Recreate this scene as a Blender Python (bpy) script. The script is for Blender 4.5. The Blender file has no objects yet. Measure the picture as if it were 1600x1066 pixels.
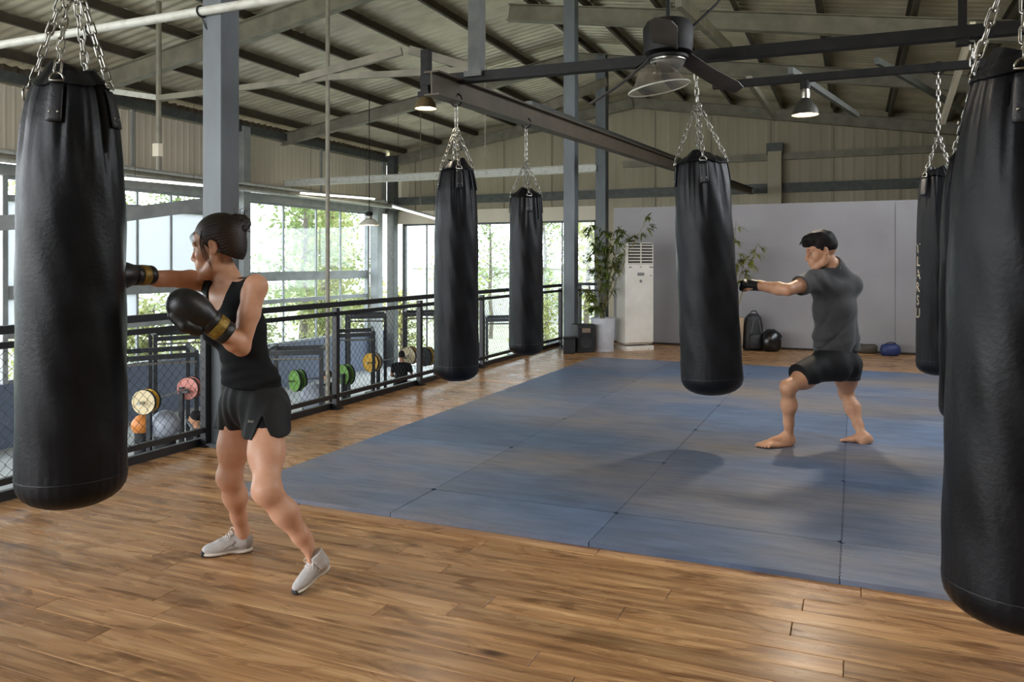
import bpy, bmesh, math, random
import numpy as np
from mathutils import Vector, Matrix, Euler
from math import pi, sin, cos, radians, sqrt, atan2

# ------------------------------------------------------------------ camera, sky, lights, exposure
scene = bpy.context.scene
COL = scene.collection
YAW = radians(23.4)
CAM_H = 1.45
FOCAL = 1236.0
cam_d = bpy.data.cameras.new('camera')
cam_d.sensor_width = 36.0
cam_d.lens = FOCAL / 1600 * 36
cam_d.shift_y = -(533 - 410) / 1600
cam_d.clip_end = 300
cam = bpy.data.objects.new('camera', cam_d)
COL.objects.link(cam)
cam.location = (0, 0, CAM_H)
cam.rotation_euler = (pi / 2, 0, YAW)
scene.camera = cam

world = bpy.data.worlds.new('overcast_sky')
scene.world = world
world.use_nodes = True
_nt = world.node_tree
_bg = _nt.nodes['Background']
_tc = _nt.nodes.new('ShaderNodeTexCoord')
_sx = _nt.nodes.new('ShaderNodeSeparateXYZ')
_rp = _nt.nodes.new('ShaderNodeValToRGB')
_nt.links.new(_tc.outputs['Generated'], _sx.inputs[0])
_nt.links.new(_sx.outputs['Z'], _rp.inputs[0])
_rp.color_ramp.elements[0].position = 0.0
_rp.color_ramp.elements[0].color = (0.95, 0.97, 1.0, 1)
_rp.color_ramp.elements[1].position = 1.0
_rp.color_ramp.elements[1].color = (0.80, 0.90, 1.0, 1)
_nt.links.new(_rp.outputs[0], _bg.inputs['Color'])
_bg.inputs['Strength'].default_value = 9.0

vs = scene.view_settings
scene.display_settings.display_device = 'sRGB'
vs.view_transform = 'Standard'
vs.look = 'None'
vs.gamma = 1.0
vs.use_curve_mapping = False
vs.exposure = 0.0
scene.cycles.use_denoising = True
scene.cycles.max_bounces = 8
scene.cycles.diffuse_bounces = 5
scene.cycles.glossy_bounces = 4
scene.cycles.transmission_bounces = 6
scene.cycles.transparent_max_bounces = 12
scene.cycles.caustics_reflective = False
scene.cycles.caustics_refractive = False
scene.cycles.sample_clamp_indirect = 6.0

def portal(loc, rot, sx, sy):
    """marks an opening of the building for the sky light's sampling; gives no light of its own"""
    l = bpy.data.lights.new('sky_portal', 'AREA')
    l.shape = 'RECTANGLE'; l.size = sx; l.size_y = sy
    l.cycles.is_portal = True
    o = bpy.data.objects.new('sky_portal', l); COL.objects.link(o)
    o.location = loc; o.rotation_euler = rot

# ------------------------------------------------------------------ helpers
F_ = Vector((-sin(YAW), cos(YAW), 0)); R_ = Vector((cos(YAW), sin(YAW), 0))
def W(u, v, d):
    """a point at depth d (metres along the view direction) of the 1600x1066 frame"""
    return Vector((0, 0, CAM_H)) + F_ * d + R_ * ((u - 800) / FOCAL * d) + Vector((0, 0, (410 - v) / FOCAL * d))
def onY(u, v, Y):
    xc = (u - 800) / FOCAL
    return W(u, v, Y / (F_.y + R_.y * xc))
def onX(u, v, X):
    xc = (u - 800) / FOCAL
    return W(u, v, X / (F_.x + R_.x * xc))

def tag(o, label=None, cat=None, group=None, kind=None):
    if label: o['label'] = label
    if cat: o['category'] = cat
    if group: o['group'] = group
    if kind: o['kind'] = kind
    return o
def empty(name, loc=(0, 0, 0), rz=0, label=None, cat=None, group=None, kind=None, parent=None):
    o = bpy.data.objects.new(name, None); COL.objects.link(o)
    o.location = loc; o.rotation_euler = (0, 0, rz); o.empty_display_size = .1
    if parent: o.parent = parent
    return tag(o, label, cat, group, kind)

class MB:
    """collects boxes, tubes, lathes into one mesh"""
    def __init__(s): s.v = []; s.f = []
    def add(s, vs, fs):
        b = len(s.v); s.v += [tuple(p) for p in vs]; s.f += [tuple(i + b for i in f) for f in fs]; return s
    def box(s, c, d, M=None, bev=0):
        x, y, z = d[0] / 2, d[1] / 2, d[2] / 2
        if bev > 0:
            b = min(bev, x * .9, y * .9, z * .9)
            vs = []
            for sz in (-1, 1):
                for sx, sy in ((-1, -1), (1, -1), (1, 1), (-1, 1)):
                    vs += [(sx * (x - b), sy * (y - b), sz * z), (sx * x, sy * (y - b), sz * (z - b)), (sx * (x - b), sy * y, sz * (z - b))]
            bm = bmesh.new()
            for p in vs: bm.verts.new(p)
            r = bmesh.ops.convex_hull(bm, input=bm.verts)
            bm.verts.index_update()
            vv = [Vector(p.co) for p in bm.verts]; ff = [[q.index for q in f.verts] for f in bm.faces]
            bm.free()
        else:
            vv = [Vector((sx * x, sy * y, sz * z)) for sz in (-1, 1) for sx, sy in ((-1, -1), (1, -1), (1, 1), (-1, 1))]
            ff = [(3, 2, 1, 0), (4, 5, 6, 7), (0, 1, 5, 4), (1, 2, 6, 5), (2, 3, 7, 6), (3, 0, 4, 7)]
        if M is not None: vv = [M @ p for p in vv]
        c = Vector(c)
        return s.add([p + c for p in vv], ff)
    def bar(s, a, b, w, h, up=(0, 0, 1)):
        """box beam from a to b, w wide, h high"""
        a, b = Vector(a), Vector(b); d = b - a; L = d.length; x = d / L
        up = Vector(up)
        y = up.cross(x)
        if y.length < 1e-4: y = Vector((1, 0, 0)).cross(x)
        y.normalize(); z = x.cross(y)
        M = Matrix((x, y, z)).transposed()
        return s.box((a + b) / 2, (L, w, h), M)
    def ibeam(s, a, b, w, h, t=.012, up=(0, 0, 1)):
        a, b = Vector(a), Vector(b); d = b - a; x = d.normalized(); up = Vector(up)
        y = up.cross(x)
        if y.length < 1e-4: y = Vector((1, 0, 0)).cross(x)
        y.normalize(); z = x.cross(y)
        s.bar(a, b, t, h - 2 * t, up)
        for q in (-1, 1):
            o = z * q * (h / 2 - t / 2); s.bar(a + o, b + o, w, t, up)
        return s
    def tube(s, pts, r, n=6, cap=True, closed=False):
        P = [Vector(p) for p in pts]; m = len(P)
        rr = r if hasattr(r, '__len__') else [r] * m
        vs = []; prev = None
        for i in range(m):
            if closed: t = P[(i + 1) % m] - P[i - 1]
            else: t = P[min(i + 1, m - 1)] - P[max(i - 1, 0)]
            t.normalize()
            if prev is None:
                u = t.orthogonal().normalized()
            else:
                u = prev - t * prev.dot(t)
                if u.length < 1e-6: u = t.orthogonal()
                u.normalize()
            prev = u; w = t.cross(u)
            for k in range(n):
                q = 2 * pi * k / n
                vs.append(P[i] + (u * cos(q) + w * sin(q)) * rr[i])
        fs = []
        for i in range(m if closed else m - 1):
            j = (i + 1) % m
            for k in range(n):
                fs.append((i * n + k, i * n + (k + 1) % n, j * n + (k + 1) % n, j * n + k))
        if cap and not closed:
            fs.append(tuple(range(n - 1, -1, -1))); fs.append(tuple((m - 1) * n + k for k in range(n)))
        return s.add(vs, fs)
    def cyl(s, a, b, r, n=12, r2=None):
        return s.tube([a, b], [r, r if r2 is None else r2], n)
    def lathe(s, prof, n=24, c=(0, 0, 0), M=None, cap=True):
        """prof: list of (radius, z)"""
        vs = []; c = Vector(c)
        for r, z in prof:
            for k in range(n):
                q = 2 * pi * k / n; p = Vector((r * cos(q), r * sin(q), z))
                if M is not None: p = M @ p
                vs.append(p + c)
        fs = []
        for i in range(len(prof) - 1):
            for k in range(n):
                fs.append((i * n + k, i * n + (k + 1) % n, (i + 1) * n + (k + 1) % n, (i + 1) * n + k))
        if cap and prof[0][0] > 1e-6: fs.append(tuple(range(n - 1, -1, -1)))
        if cap and prof[-1][0] > 1e-6: fs.append(tuple((len(prof) - 1) * n + k for k in range(n)))
        return s.add(vs, fs)
    def prism(s, poly, z0, z1, M=None, c=(0, 0, 0)):
        n = len(poly); c = Vector(c)
        vs = [Vector((x, y, z)) for z in (z0, z1) for x, y in poly]
        if M is not None: vs = [M @ p for p in vs]
        fs = [tuple(range(n - 1, -1, -1)), tuple(range(n, 2 * n))] + [(i, (i + 1) % n, n + (i + 1) % n, n + i) for i in range(n)]
        return s.add([p + c for p in vs], fs)
    def ell(s, c, r, n=12, m=8, M=None):
        c = Vector(c); vs = []; fs = []
        for i in range(m + 1):
            t = pi * i / m
            for k in range(n):
                q = 2 * pi * k / n
                p = Vector((r[0] * sin(t) * cos(q), r[1] * sin(t) * sin(q), r[2] * cos(t)))
                if M is not None: p = M @ p
                vs.append(p + c)
        for i in range(m):
            for k in range(n):
                fs.append((i * n + k, (i + 1) * n + k, (i + 1) * n + (k + 1) % n, i * n + (k + 1) % n))
        return s.add(vs, fs)
    def mesh(s, name, smooth=False, angle=None):
        me = bpy.data.meshes.new(name); me.from_pydata([tuple(p) for p in s.v], [], s.f); me.update()
        bm = bmesh.new(); bm.from_mesh(me)
        bmesh.ops.remove_doubles(bm, verts=bm.verts, dist=1e-6)
        bmesh.ops.recalc_face_normals(bm, faces=bm.faces)
        if smooth:
            a = radians(angle or 40)
            for f in bm.faces: f.smooth = True
            for e in bm.edges:
                if len(e.link_faces) == 2 and e.calc_face_angle(0) > a: e.smooth = False
        bm.to_mesh(me); bm.free()
        return me
    def build(s, name, m, parent=None, smooth=False, angle=None, loc=None):
        return obj(name, s.mesh(name, smooth, angle), m, parent, loc)
def obj(name, me, m, parent=None, loc=None):
    o = bpy.data.objects.new(name, me); COL.objects.link(o)
    if m is not None and len(me.materials) == 0: me.materials.append(m)
    if parent: o.parent = parent
    if loc is not None: o.location = loc
    return o
def copy_tree(o, parent=None, suffix=None):
    c = o.copy(); COL.objects.link(c)
    if parent: c.parent = parent
    for ch in list(o.children): copy_tree(ch, c)
    return c

# ------------------------------------------------------------------ materials
def srgb(r, g, b):
    f = lambda c: (c / 255 / 12.92) if c / 255 <= .04045 else ((c / 255 + .055) / 1.055) ** 2.4
    return (f(r), f(g), f(b), 1)
def mat(name, c1, c2=None, rough=.6, metal=0, scale=8, stretch=(1, 1, 1), bump=0, bscale=None, spec=.5, detail=4,
        rnd=0, r2=None, emit=None, estr=0, coat=0, lo=.35, hi=.65, sheen=0, sub=0):
    m = bpy.data.materials.new(name); m.use_nodes = True
    nt = m.node_tree; N = nt.nodes; L = nt.links; p = N['Principled BSDF']
    p.inputs['Base Color'].default_value = srgb(*c1)
    p.inputs['Roughness'].default_value = rough; p.inputs['Metallic'].default_value = metal
    p.inputs['Specular IOR Level'].default_value = spec
    if coat: p.inputs['Coat Weight'].default_value = coat; p.inputs['Coat Roughness'].default_value = .15
    if sheen: p.inputs['Sheen Weight'].default_value = sheen
    if sub:
        p.inputs['Subsurface Weight'].default_value = sub; p.inputs['Subsurface Radius'].default_value = (.012, .005, .003)
        p.inputs['Subsurface Scale'].default_value = 1.0
    tc = N.new('ShaderNodeTexCoord'); mp = N.new('ShaderNodeMapping')
    mp.inputs['Scale'].default_value = stretch
    L.new(tc.outputs['Object'], mp.inputs[0])
    col = None
    if c2 is not None:
        no = N.new('ShaderNodeTexNoise'); no.inputs['Scale'].default_value = scale; no.inputs['Detail'].default_value = detail
        L.new(mp.outputs[0], no.inputs['Vector'])
        ra = N.new('ShaderNodeValToRGB')
        ra.color_ramp.elements[0].position = lo; ra.color_ramp.elements[0].color = srgb(*c1)
        ra.color_ramp.elements[1].position = hi; ra.color_ramp.elements[1].color = srgb(*c2)
        L.new(no.outputs['Fac'], ra.inputs[0]); col = ra.outputs[0]
        if r2 is not None:
            mr = N.new('ShaderNodeMapRange'); mr.inputs['To Min'].default_value = rough; mr.inputs['To Max'].default_value = r2
            mr.inputs['From Min'].default_value = lo; mr.inputs['From Max'].default_value = hi
            L.new(no.outputs['Fac'], mr.inputs['Value']); L.new(mr.outputs[0], p.inputs['Roughness'])
    if rnd:
        oi = N.new('ShaderNodeObjectInfo'); hs = N.new('ShaderNodeHueSaturation')
        mr = N.new('ShaderNodeMapRange'); mr.inputs['To Min'].default_value = 1 - rnd; mr.inputs['To Max'].default_value = 1 + rnd
        L.new(oi.outputs['Random'], mr.inputs['Value']); L.new(mr.outputs[0], hs.inputs['Value'])
        if col: L.new(col, hs.inputs['Color'])
        else: hs.inputs['Color'].default_value = srgb(*c1)
        col = hs.outputs[0]
    if col: L.new(col, p.inputs['Base Color'])
    if bump:
        nb = N.new('ShaderNodeTexNoise'); nb.inputs['Scale'].default_value = bscale or scale * 4; nb.inputs['Detail'].default_value = 5
        L.new(mp.outputs[0], nb.inputs['Vector'])
        bu = N.new('ShaderNodeBump'); bu.inputs['Strength'].default_value = bump; bu.inputs['Distance'].default_value = .01
        L.new(nb.outputs['Fac'], bu.inputs['Height']); L.new(bu.outputs[0], p.inputs['Normal'])
    if emit is not None:
        p.inputs['Emission Color'].default_value = srgb(*emit); p.inputs['Emission Strength'].default_value = estr
    return m

def wood_mat():
    m = bpy.data.materials.new('plank_wood'); m.use_nodes = True
    nt = m.node_tree; N = nt.nodes; L = nt.links; p = N['Principled BSDF']
    tc = N.new('ShaderNodeTexCoord'); oi = N.new('ShaderNodeObjectInfo'); ge = N.new('ShaderNodeNewGeometry')
    at = N.new('ShaderNodeAttribute'); at.attribute_name = 'pid'
    ad = N.new('ShaderNodeMath'); ad.operation = 'ADD'
    L.new(oi.outputs['Random'], ad.inputs[0]); L.new(at.outputs['Fac'], ad.inputs[1])
    mu = N.new('ShaderNodeMath'); mu.operation = 'MULTIPLY'; mu.inputs[1].default_value = 37.0
    L.new(ad.outputs[0], mu.inputs[0])
    cb = N.new('ShaderNodeCombineXYZ'); L.new(mu.outputs[0], cb.inputs[2]); L.new(mu.outputs[0], cb.inputs[0])
    va = N.new('ShaderNodeVectorMath'); va.operation = 'ADD'
    L.new(ge.outputs['Position'], va.inputs[0]); L.new(cb.outputs[0], va.inputs[1])
    def noise(sc, st, det=5, dist=0):
        mp = N.new('ShaderNodeMapping'); mp.inputs['Scale'].default_value = st; L.new(va.outputs[0], mp.inputs[0])
        no = N.new('ShaderNodeTexNoise'); no.inputs['Scale'].default_value = sc; no.inputs['Detail'].default_value = det
        no.inputs['Distortion'].default_value = dist
        L.new(mp.outputs[0], no.inputs['Vector']); return no.outputs['Fac']
    def ramp(fac, stops):
        r = N.new('ShaderNodeValToRGB'); e = r.color_ramp.elements
        for i, (pos, c) in enumerate(stops):
            q = e[i] if i < 2 else e.new(pos)
            q.position = pos; q.color = srgb(*c)
        L.new(fac, r.inputs[0]); return r.outputs[0]
    g1 = noise(3.0, (.5, 7, 1), 6, .6)
    base = ramp(g1, [(.30, (146, 102, 64)), (.70, (214, 170, 118)), (.5, (188, 140, 90))])
    g2 = noise(9.0, (.35, 9, 1), 6, .3)
    fine = ramp(g2, [(.3, (176, 166, 156)), (.6, (255, 255, 255))])
    mx = N.new('ShaderNodeMix'); mx.data_type = 'RGBA'; mx.blend_type = 'MULTIPLY'; mx.inputs['Factor'].default_value = .55
    L.new(base, mx.inputs[6]); L.new(fine, mx.inputs[7])
    # stains along the grain
    g3 = noise(2.6, (.9, 3.4, 1), 6, 1.2)
    st = ramp(g3, [(.33, (140, 120, 102)), (.47, (255, 255, 255))])
    mx2 = N.new('ShaderNodeMix'); mx2.data_type = 'RGBA'; mx2.blend_type = 'MULTIPLY'; mx2.inputs['Factor'].default_value = .6
    L.new(mx.outputs[2], mx2.inputs[6]); L.new(st, mx2.inputs[7])
    # knots
    mpk = N.new('ShaderNodeMapping'); mpk.inputs['Scale'].default_value = (1.3, 3.2, 1); L.new(va.outputs[0], mpk.inputs[0])
    vo = N.new('ShaderNodeTexVoronoi'); vo.inputs['Scale'].default_value = 1.0; L.new(mpk.outputs[0], vo.inputs['Vector'])
    kn = ramp(vo.outputs['Distance'], [(.035, (84, 60, 42)), (.1, (255, 255, 255))])
    mx3 = N.new('ShaderNodeMix'); mx3.data_type = 'RGBA'; mx3.blend_type = 'MULTIPLY'; mx3.inputs['Factor'].default_value = .85
    L.new(mx2.outputs[2], mx3.inputs[6]); L.new(kn, mx3.inputs[7])
    hs = N.new('ShaderNodeHueSaturation')
    fr = N.new('ShaderNodeMath'); fr.operation = 'FRACT'; L.new(mu.outputs[0], fr.inputs[0])
    mr = N.new('ShaderNodeMapRange'); mr.inputs['To Min'].default_value = .74; mr.inputs['To Max'].default_value = 1.1
    L.new(fr.outputs[0], mr.inputs['Value']); L.new(mr.outputs[0], hs.inputs['Value'])
    hs.inputs['Saturation'].default_value = .96
    L.new(mx3.outputs[2], hs.inputs['Color']); L.new(hs.outputs[0], p.inputs['Base Color'])
    rr = N.new('ShaderNodeMapRange'); rr.inputs['To Min'].default_value = .17; rr.inputs['To Max'].default_value = .40
    L.new(g3, rr.inputs['Value']); L.new(rr.outputs[0], p.inputs['Roughness'])
    bu = N.new('ShaderNodeBump'); bu.inputs['Strength'].default_value = .18; bu.inputs['Distance'].default_value = .006
    L.new(g2, bu.inputs['Height']); L.new(bu.outputs[0], p.inputs['Normal'])
    p.inputs['Specular IOR Level'].default_value = .45
    return m

M_ = {}
M_['wood'] = wood_mat()
M_['subfloor'] = mat('subfloor', (45, 34, 26), rough=.9)
M_['steel'] = mat('blue_grey_steel', (96, 103, 108), (84, 90, 95), rough=.5, scale=6, stretch=(1, 1, .3), metal=0)
M_['steel_dark'] = mat('weathered_steel', (74, 78, 78), (92, 94, 90), rough=.55, scale=7)
M_['beam'] = mat('beige_grey_beam', (146, 139, 124), (122, 117, 105), rough=.6, scale=3)
M_['purlin'] = mat('brown_purlin', (84, 74, 60), (70, 62, 52), rough=.65, scale=4)
M_['pipe'] = mat('white_pipe', (205, 205, 198), (170, 165, 152), rough=.45, scale=9, lo=.5, hi=.8)
M_['black_bar'] = mat('black_bar', (15, 15, 16), (36, 34, 31), rough=.6, spec=.3, scale=10, lo=.5, hi=.8)
M_['rail'] = mat('black_rail', (20, 21, 24), rough=.4)
M_['wire'] = mat('dark_wire', (30, 32, 34), rough=.45, metal=.4)
M_['roof'] = mat('corrugated_steel', (222, 209, 186), (194, 181, 158), rough=.38, metal=.25, scale=1.5, stretch=(1, 1, 1))
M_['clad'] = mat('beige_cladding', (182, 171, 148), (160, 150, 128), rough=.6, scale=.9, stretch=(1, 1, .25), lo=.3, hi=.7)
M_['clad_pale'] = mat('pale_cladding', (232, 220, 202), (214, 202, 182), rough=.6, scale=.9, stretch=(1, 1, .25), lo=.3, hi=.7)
M_['partition'] = mat('grey_plaster', (143, 140, 142), (131, 127, 129), rough=.55, scale=1.1, bump=.05, bscale=30)
M_['frame_grey'] = mat('window_frame_grey', (165, 168, 168), (145, 148, 148), rough=.5, scale=3)
M_['base_blue'] = mat('blue_grey_panel', (108, 118, 138), rough=.6)
M_['concrete'] = mat('concrete', (188, 186, 180), (160, 158, 154), rough=.8, scale=1.3)
M_['chrome'] = mat('chain_steel', (190, 188, 180), (120, 116, 108), rough=.3, metal=.95, scale=40)
M_['leather'] = mat('black_leather', (15, 16, 19), (25, 27, 31), rough=.36, r2=.5, scale=5, bump=.14, bscale=55, lo=.35, hi=.75, spec=.2)
M_['leather2'] = mat('smooth_leather', (19, 19, 21), rough=.42, bump=.1, bscale=60)
M_['webbing'] = mat('strap_leather', (24, 25, 30), rough=.5, bump=.2, bscale=80)
M_['white_plastic'] = mat('white_plastic', (222, 217, 208), (208, 202, 190), rough=.4, scale=3)
M_['dark_plastic'] = mat('dark_plastic', (26, 27, 30), rough=.45)
M_['black'] = mat('black_void', (10, 10, 11), rough=.7)
M_['lamp_in'] = mat('lamp_glow', (255, 244, 220), emit=(255, 236, 205), estr=9)
M_['tube_on'] = mat('tube_glow', (255, 250, 240), emit=(255, 247, 232), estr=3.5)
def glass_mat(name, tint=(235, 240, 242), alpha=.12, rough=.05):
    m = bpy.data.materials.new(name); m.use_nodes = True; nt = m.node_tree; N = nt.nodes; L = nt.links
    for n in list(N): N.remove(n)
    out = N.new('ShaderNodeOutputMaterial'); mx = N.new('ShaderNodeMixShader'); tr = N.new('ShaderNodeBsdfTransparent'); gl = N.new('ShaderNodeBsdfGlossy')
    tr.inputs[0].default_value = srgb(*tint); gl.inputs['Roughness'].default_value = rough
    mx.inputs[0].default_value = alpha
    L.new(tr.outputs[0], mx.inputs[1]); L.new(gl.outputs[0], mx.inputs[2]); L.new(mx.outputs[0], out.inputs[0])
    return m
M_['glass'] = glass_mat('window_glass', alpha=.07)
def frosted_mat():
    m = bpy.data.materials.new('translucent_panel'); m.use_nodes = True; nt = m.node_tree; N = nt.nodes; L = nt.links
    for n in list(N): N.remove(n)
    out = N.new('ShaderNodeOutputMaterial'); mx = N.new('ShaderNodeMixShader'); tl = N.new('ShaderNodeBsdfTranslucent'); df = N.new('ShaderNodeBsdfDiffuse')
    tl.inputs[0].default_value = srgb(214, 218, 222); df.inputs[0].default_value = srgb(214, 218, 222)
    mx.inputs[0].default_value = .4
    L.new(tl.outputs[0], mx.inputs[1]); L.new(df.outputs[0], mx.inputs[2]); L.new(mx.outputs[0], out.inputs[0])
    return m
M_['frosted'] = frosted_mat()
def haze_glass():
    m = glass_mat('milky_shade', (226, 220, 212), .1, .12); nt = m.node_tree; N = nt.nodes; L = nt.links
    out = [n for n in N if n.type == 'OUTPUT_MATERIAL'][0]; src = out.inputs[0].links[0].from_socket
    mx = N.new('ShaderNodeMixShader'); df = N.new('ShaderNodeBsdfTranslucent'); df.inputs[0].default_value = srgb(214, 206, 196); mx.inputs[0].default_value = .22
    L.new(src, mx.inputs[1]); L.new(df.outputs[0], mx.inputs[2]); L.new(mx.outputs[0], out.inputs[0]); return m
M_['milky'] = haze_glass()
# ------------------------------------------------------------------ the building
rng = random.Random(7)
EDGE = -4.78        # platform edge above the gym hall
RX, RZ, RS = -7.0, 7.4, .16   # ridge x, ridge height, roof slope
XL, XR, YB = -17.0, 3.4, 27.0
LOW = -2.6
def roof_z(x): return RZ - RS * abs(x - RX)

portal((XL + .3, 11.5, 1.2), (0, -pi / 2, 0), 6, 31)
portal((-11.5, YB - .4, .4), (-pi / 2, 0, 0), 10, 6)

def struct(mb, name, m, smooth=False, label=None, cat=None, parent=None, group=None):
    o = mb.build(name, m, parent, smooth)
    if not parent: tag(o, label, cat, group, 'structure')
    return o

# floor: planks across the platform
fl = MB().box(((EDGE + XR) / 2, 5.0, -.16), (XR - EDGE, 18.0, .25))
floor = struct(fl, 'floor', M_['subfloor'])
PW = .125
stuff = MB(); stuff_ids = []
n_pl = 0
row = 0
y = -3.0
while y < 13.95:
    x = EDGE + .02 - rng.uniform(0, 1.2)
    if row % 1 == 0:
        while x < XR - .05:
            L = rng.uniform(1.1, 2.3)
            a, b = max(x, EDGE + .02), min(x + L, XR - .02)
            x += L
            if b - a < .08: continue
            yc = y + PW / 2
            cxm = (a + b) / 2
            # planks that lie wholly under the mat are left out
            if 3.95 < yc < 11.2 and a > -3.5: continue
            # depth and frame test for the single planks
            def seen(px):
                d = px * F_.x + yc * F_.y
                if d < 2.4: return False
                u = 800 + FOCAL * (px * R_.x + yc * R_.y) / d
                return -60 < u < 1660
            near = yc < 5.3 and (seen(a) or seen(b) or seen(cxm))
            hz = rng.uniform(-.0006, .0006)
            c = (cxm, yc, -.0175 + hz)
            dm = (b - a - .0024, PW - .0022, .035)
            if near:
                m = MB().box((0, 0, 0), dm, bev=.002)
                o = m.build('plank', M_['wood'], floor, loc=c)
                n_pl += 1
            else:
                k = len(stuff.v); stuff.box(c, dm); stuff_ids += [rng.random()] * (len(stuff.v) - k)
    y += PW; row += 1
me = bpy.data.meshes.new('plank_rest'); me.from_pydata(stuff.v, [], stuff.f); me.update()
at = me.attributes.new('pid', 'FLOAT', 'POINT'); at.data.foreach_set('value', stuff_ids)
tag(obj('plank_rest', me, M_['wood'], floor), kind='stuff')

# platform edge beam and the gym hall's floor
eb = MB(); eb.bar((EDGE - .06, -4, -.2), (EDGE - .06, 14, -.2), .1, .36); eb.bar((EDGE, 14.05, -.2), (XR, 14.05, -.2), .1, .36)
struct(eb, 'trim_1', M_['pipe'])
gf = MB().box(((XL + XR) / 2, 11.5, LOW - .1), (XR - XL + 4, 36, .2))
struct(gf, 'floor_hall', M_['concrete'])

# roof of corrugated sheet
def corrugated(x0, x1, name):
    y0, y1, p, amp = -5.0, 27.6, .26, .022
    vs, fs = [], []; n = int((y1 - y0) / (p / 6))
    prof = [0, 0, .6, 1, 1, .4]
    for i in range(n + 1):
        yy = y0 + i * p / 6; dz = amp * prof[i % 6]
        for xx in (x0, (x0 + x1) / 2, x1): vs.append((xx, yy, roof_z(xx) + dz))
    for i in range(n):
        for k in (0, 1): fs.append((i * 3 + k, i * 3 + k + 1, i * 3 + k + 4, i * 3 + k + 3))
    return MB().add(vs, fs)
ceiling = struct(corrugated(XL - .5, RX, 'ceiling'), 'ceiling', M_['roof'])
struct(corrugated(RX, XR + .4, 'ceiling'), 'roof_sheet', M_['roof'], parent=ceiling)

# purlins under the sheet
for i in range(13):
    x = -16.2 + i * 1.56
    if abs(x - RX) < .2: x += .3
    m = MB(); z = roof_z(x) - .13
    m.bar((x, -4.5, z), (x, 27, z), .012, .2); m.bar((x + .04, -4.5, z - .1), (x + .04, 27, z - .1), .08, .012); m.bar((x - .04, -4.5, z + .1), (x - .04, 27, z + .1), .08, .012)
    struct(m, 'purlin', M_['purlin'], parent=ceiling)
# rafters
def rafter(x0, x1, Y, h=.42, name='rafter', m='beam', w=.2):
    q = MB(); dz = .26 + h / 2
    q.ibeam((x0, Y, roof_z(x0) - dz), (x1, Y, roof_z(x1) - dz), w, h, .016)
    struct(q, name, M_[m], parent=ceiling)
rafter(XL + .1, RX, 12.8); rafter(RX, XR, 16.0, .36)
rafter(XL + .1, RX, 20.4, .36); rafter(RX, XR, 20.4, .36)
rafter(XL + .1, RX, 26.7, .36); rafter(RX, XR, 26.7, .36)
rafter(XL + .1, RX, 5.5); rafter(RX, XR, 8.5, .36)

# columns
def column(x, y, w, z0, z1, label, m='steel', cap=None):
    q = MB()
    # H section: two flanges facing the hall, one web, closed by cover plates
    q.box((0, 0, (z0 + z1) / 2), (w, w, z1 - z0), bev=.008)
    q.box((0, 0, z0 + .012), (w + .12, w + .12, .024))
    o = q.build('steel_column', M_[m], None, loc=(x, y, 0)); tag(o, label, 'column', 'steel columns', 'structure')
    p = MB()
    for dx in (-1, 1):
        for dy in (-1, 1): p.cyl((dx * (w / 2 + .035), dy * (w / 2 + .035), z0 + .02), (dx * (w / 2 + .035), dy * (w / 2 + .035), z0 + .06), .014, 6)
    p.build('bolt', M_['steel_dark'], o)
    return o
cA = column(-4.67, 4.905, .2, -.0, roof_z(-4.62) - .2, 'grey steel column behind the woman in black')
cB = column(-4.38, 12.62, .2, 0, roof_z(-4.38) - .2, 'grey steel column at the railing corner left of the bamboo')
cC = column(-6.2, 20.4, .28, LOW, roof_z(-6.2) - .3, 'grey steel column behind the bamboo up to the roof apex')
cD = column(-16.55, 26.5, .32, LOW, 5.6, 'dark steel column in the far corner of the hall', 'steel_dark')
cE = column(-16.7, 25.6, .35, LOW, 3.7, 'pale grey column between corner and long window', 'frame_grey')
cF = column(onY(1211, 300, 26.7).x, 26.7, .42, LOW, 5.0, 'beige steel column on the back gable cladding', 'clad')
MB().box((0, 0, 5.1), (.5, .4, .34)).build('cap', M_['steel_dark'], cF)
for y in (9.6, 18.5): column(-16.75, y, .3, LOW, 5.5, 'grey steel column on the left window wall', 'frame_grey')

# cladding sheets with ribs
def ribbed(axis, c, a0, a1, z0f, z1f, pitch=.23, amp=.03, face=1):
    """vertical ribs; z0f, z1f give the lower and upper height along the wall"""
    vs, fs = [], []; n = max(2, int((a1 - a0) / (pitch / 4)))
    prof = [0, 0, 0, 1]
    for i in range(n + 1):
        a = a0 + (a1 - a0) * i / n; o = c + face * amp * prof[i % 4]
        for z in (z0f(a), z1f(a)):
            vs.append((o, a, z) if axis == 'x' else (a, o, z))
    for i in range(n): fs.append((2 * i, 2 * i + 2, 2 * i + 3, 2 * i + 1))
    return MB().add(vs, fs)
K = lambda z: (lambda a: z)
wl = struct(ribbed('x', XL - .12, -3.5, YB, K(5.3), K(5.85), .3, .06), 'wall_left', M_['purlin'])
yy = 3.0
i = 0
while yy < 26.5:
    y2 = min(yy + 3.9, 26.6)
    struct(ribbed('x', XL + .05, yy + .02, y2 - .02, K(3.75), K(5.32), .21, .012), 'panel', M_['clad_pale'], parent=wl)
    q = MB().bar((XL + .06, y2, 3.75), (XL + .06, y2, 5.35), .06, .08); struct(q, 'cover_strip', M_['frame_grey'], parent=wl)
    yy = y2
q = MB(); q.bar((XL + .2, -3.5, 5.45), (XL + .2, YB, 5.45), .26, .22); struct(q, 'trim_2', M_['steel_dark'])
q = MB()
q.bar((XL + .1, -3.5, 3.46), (XL + .1, YB, 3.46), .22, .24); q.bar((XL + .12, -3.5, 3.72), (XL + .12, YB, 3.72), .3, .06)
struct(q, 'trim_3', M_['frame_grey'])
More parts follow.
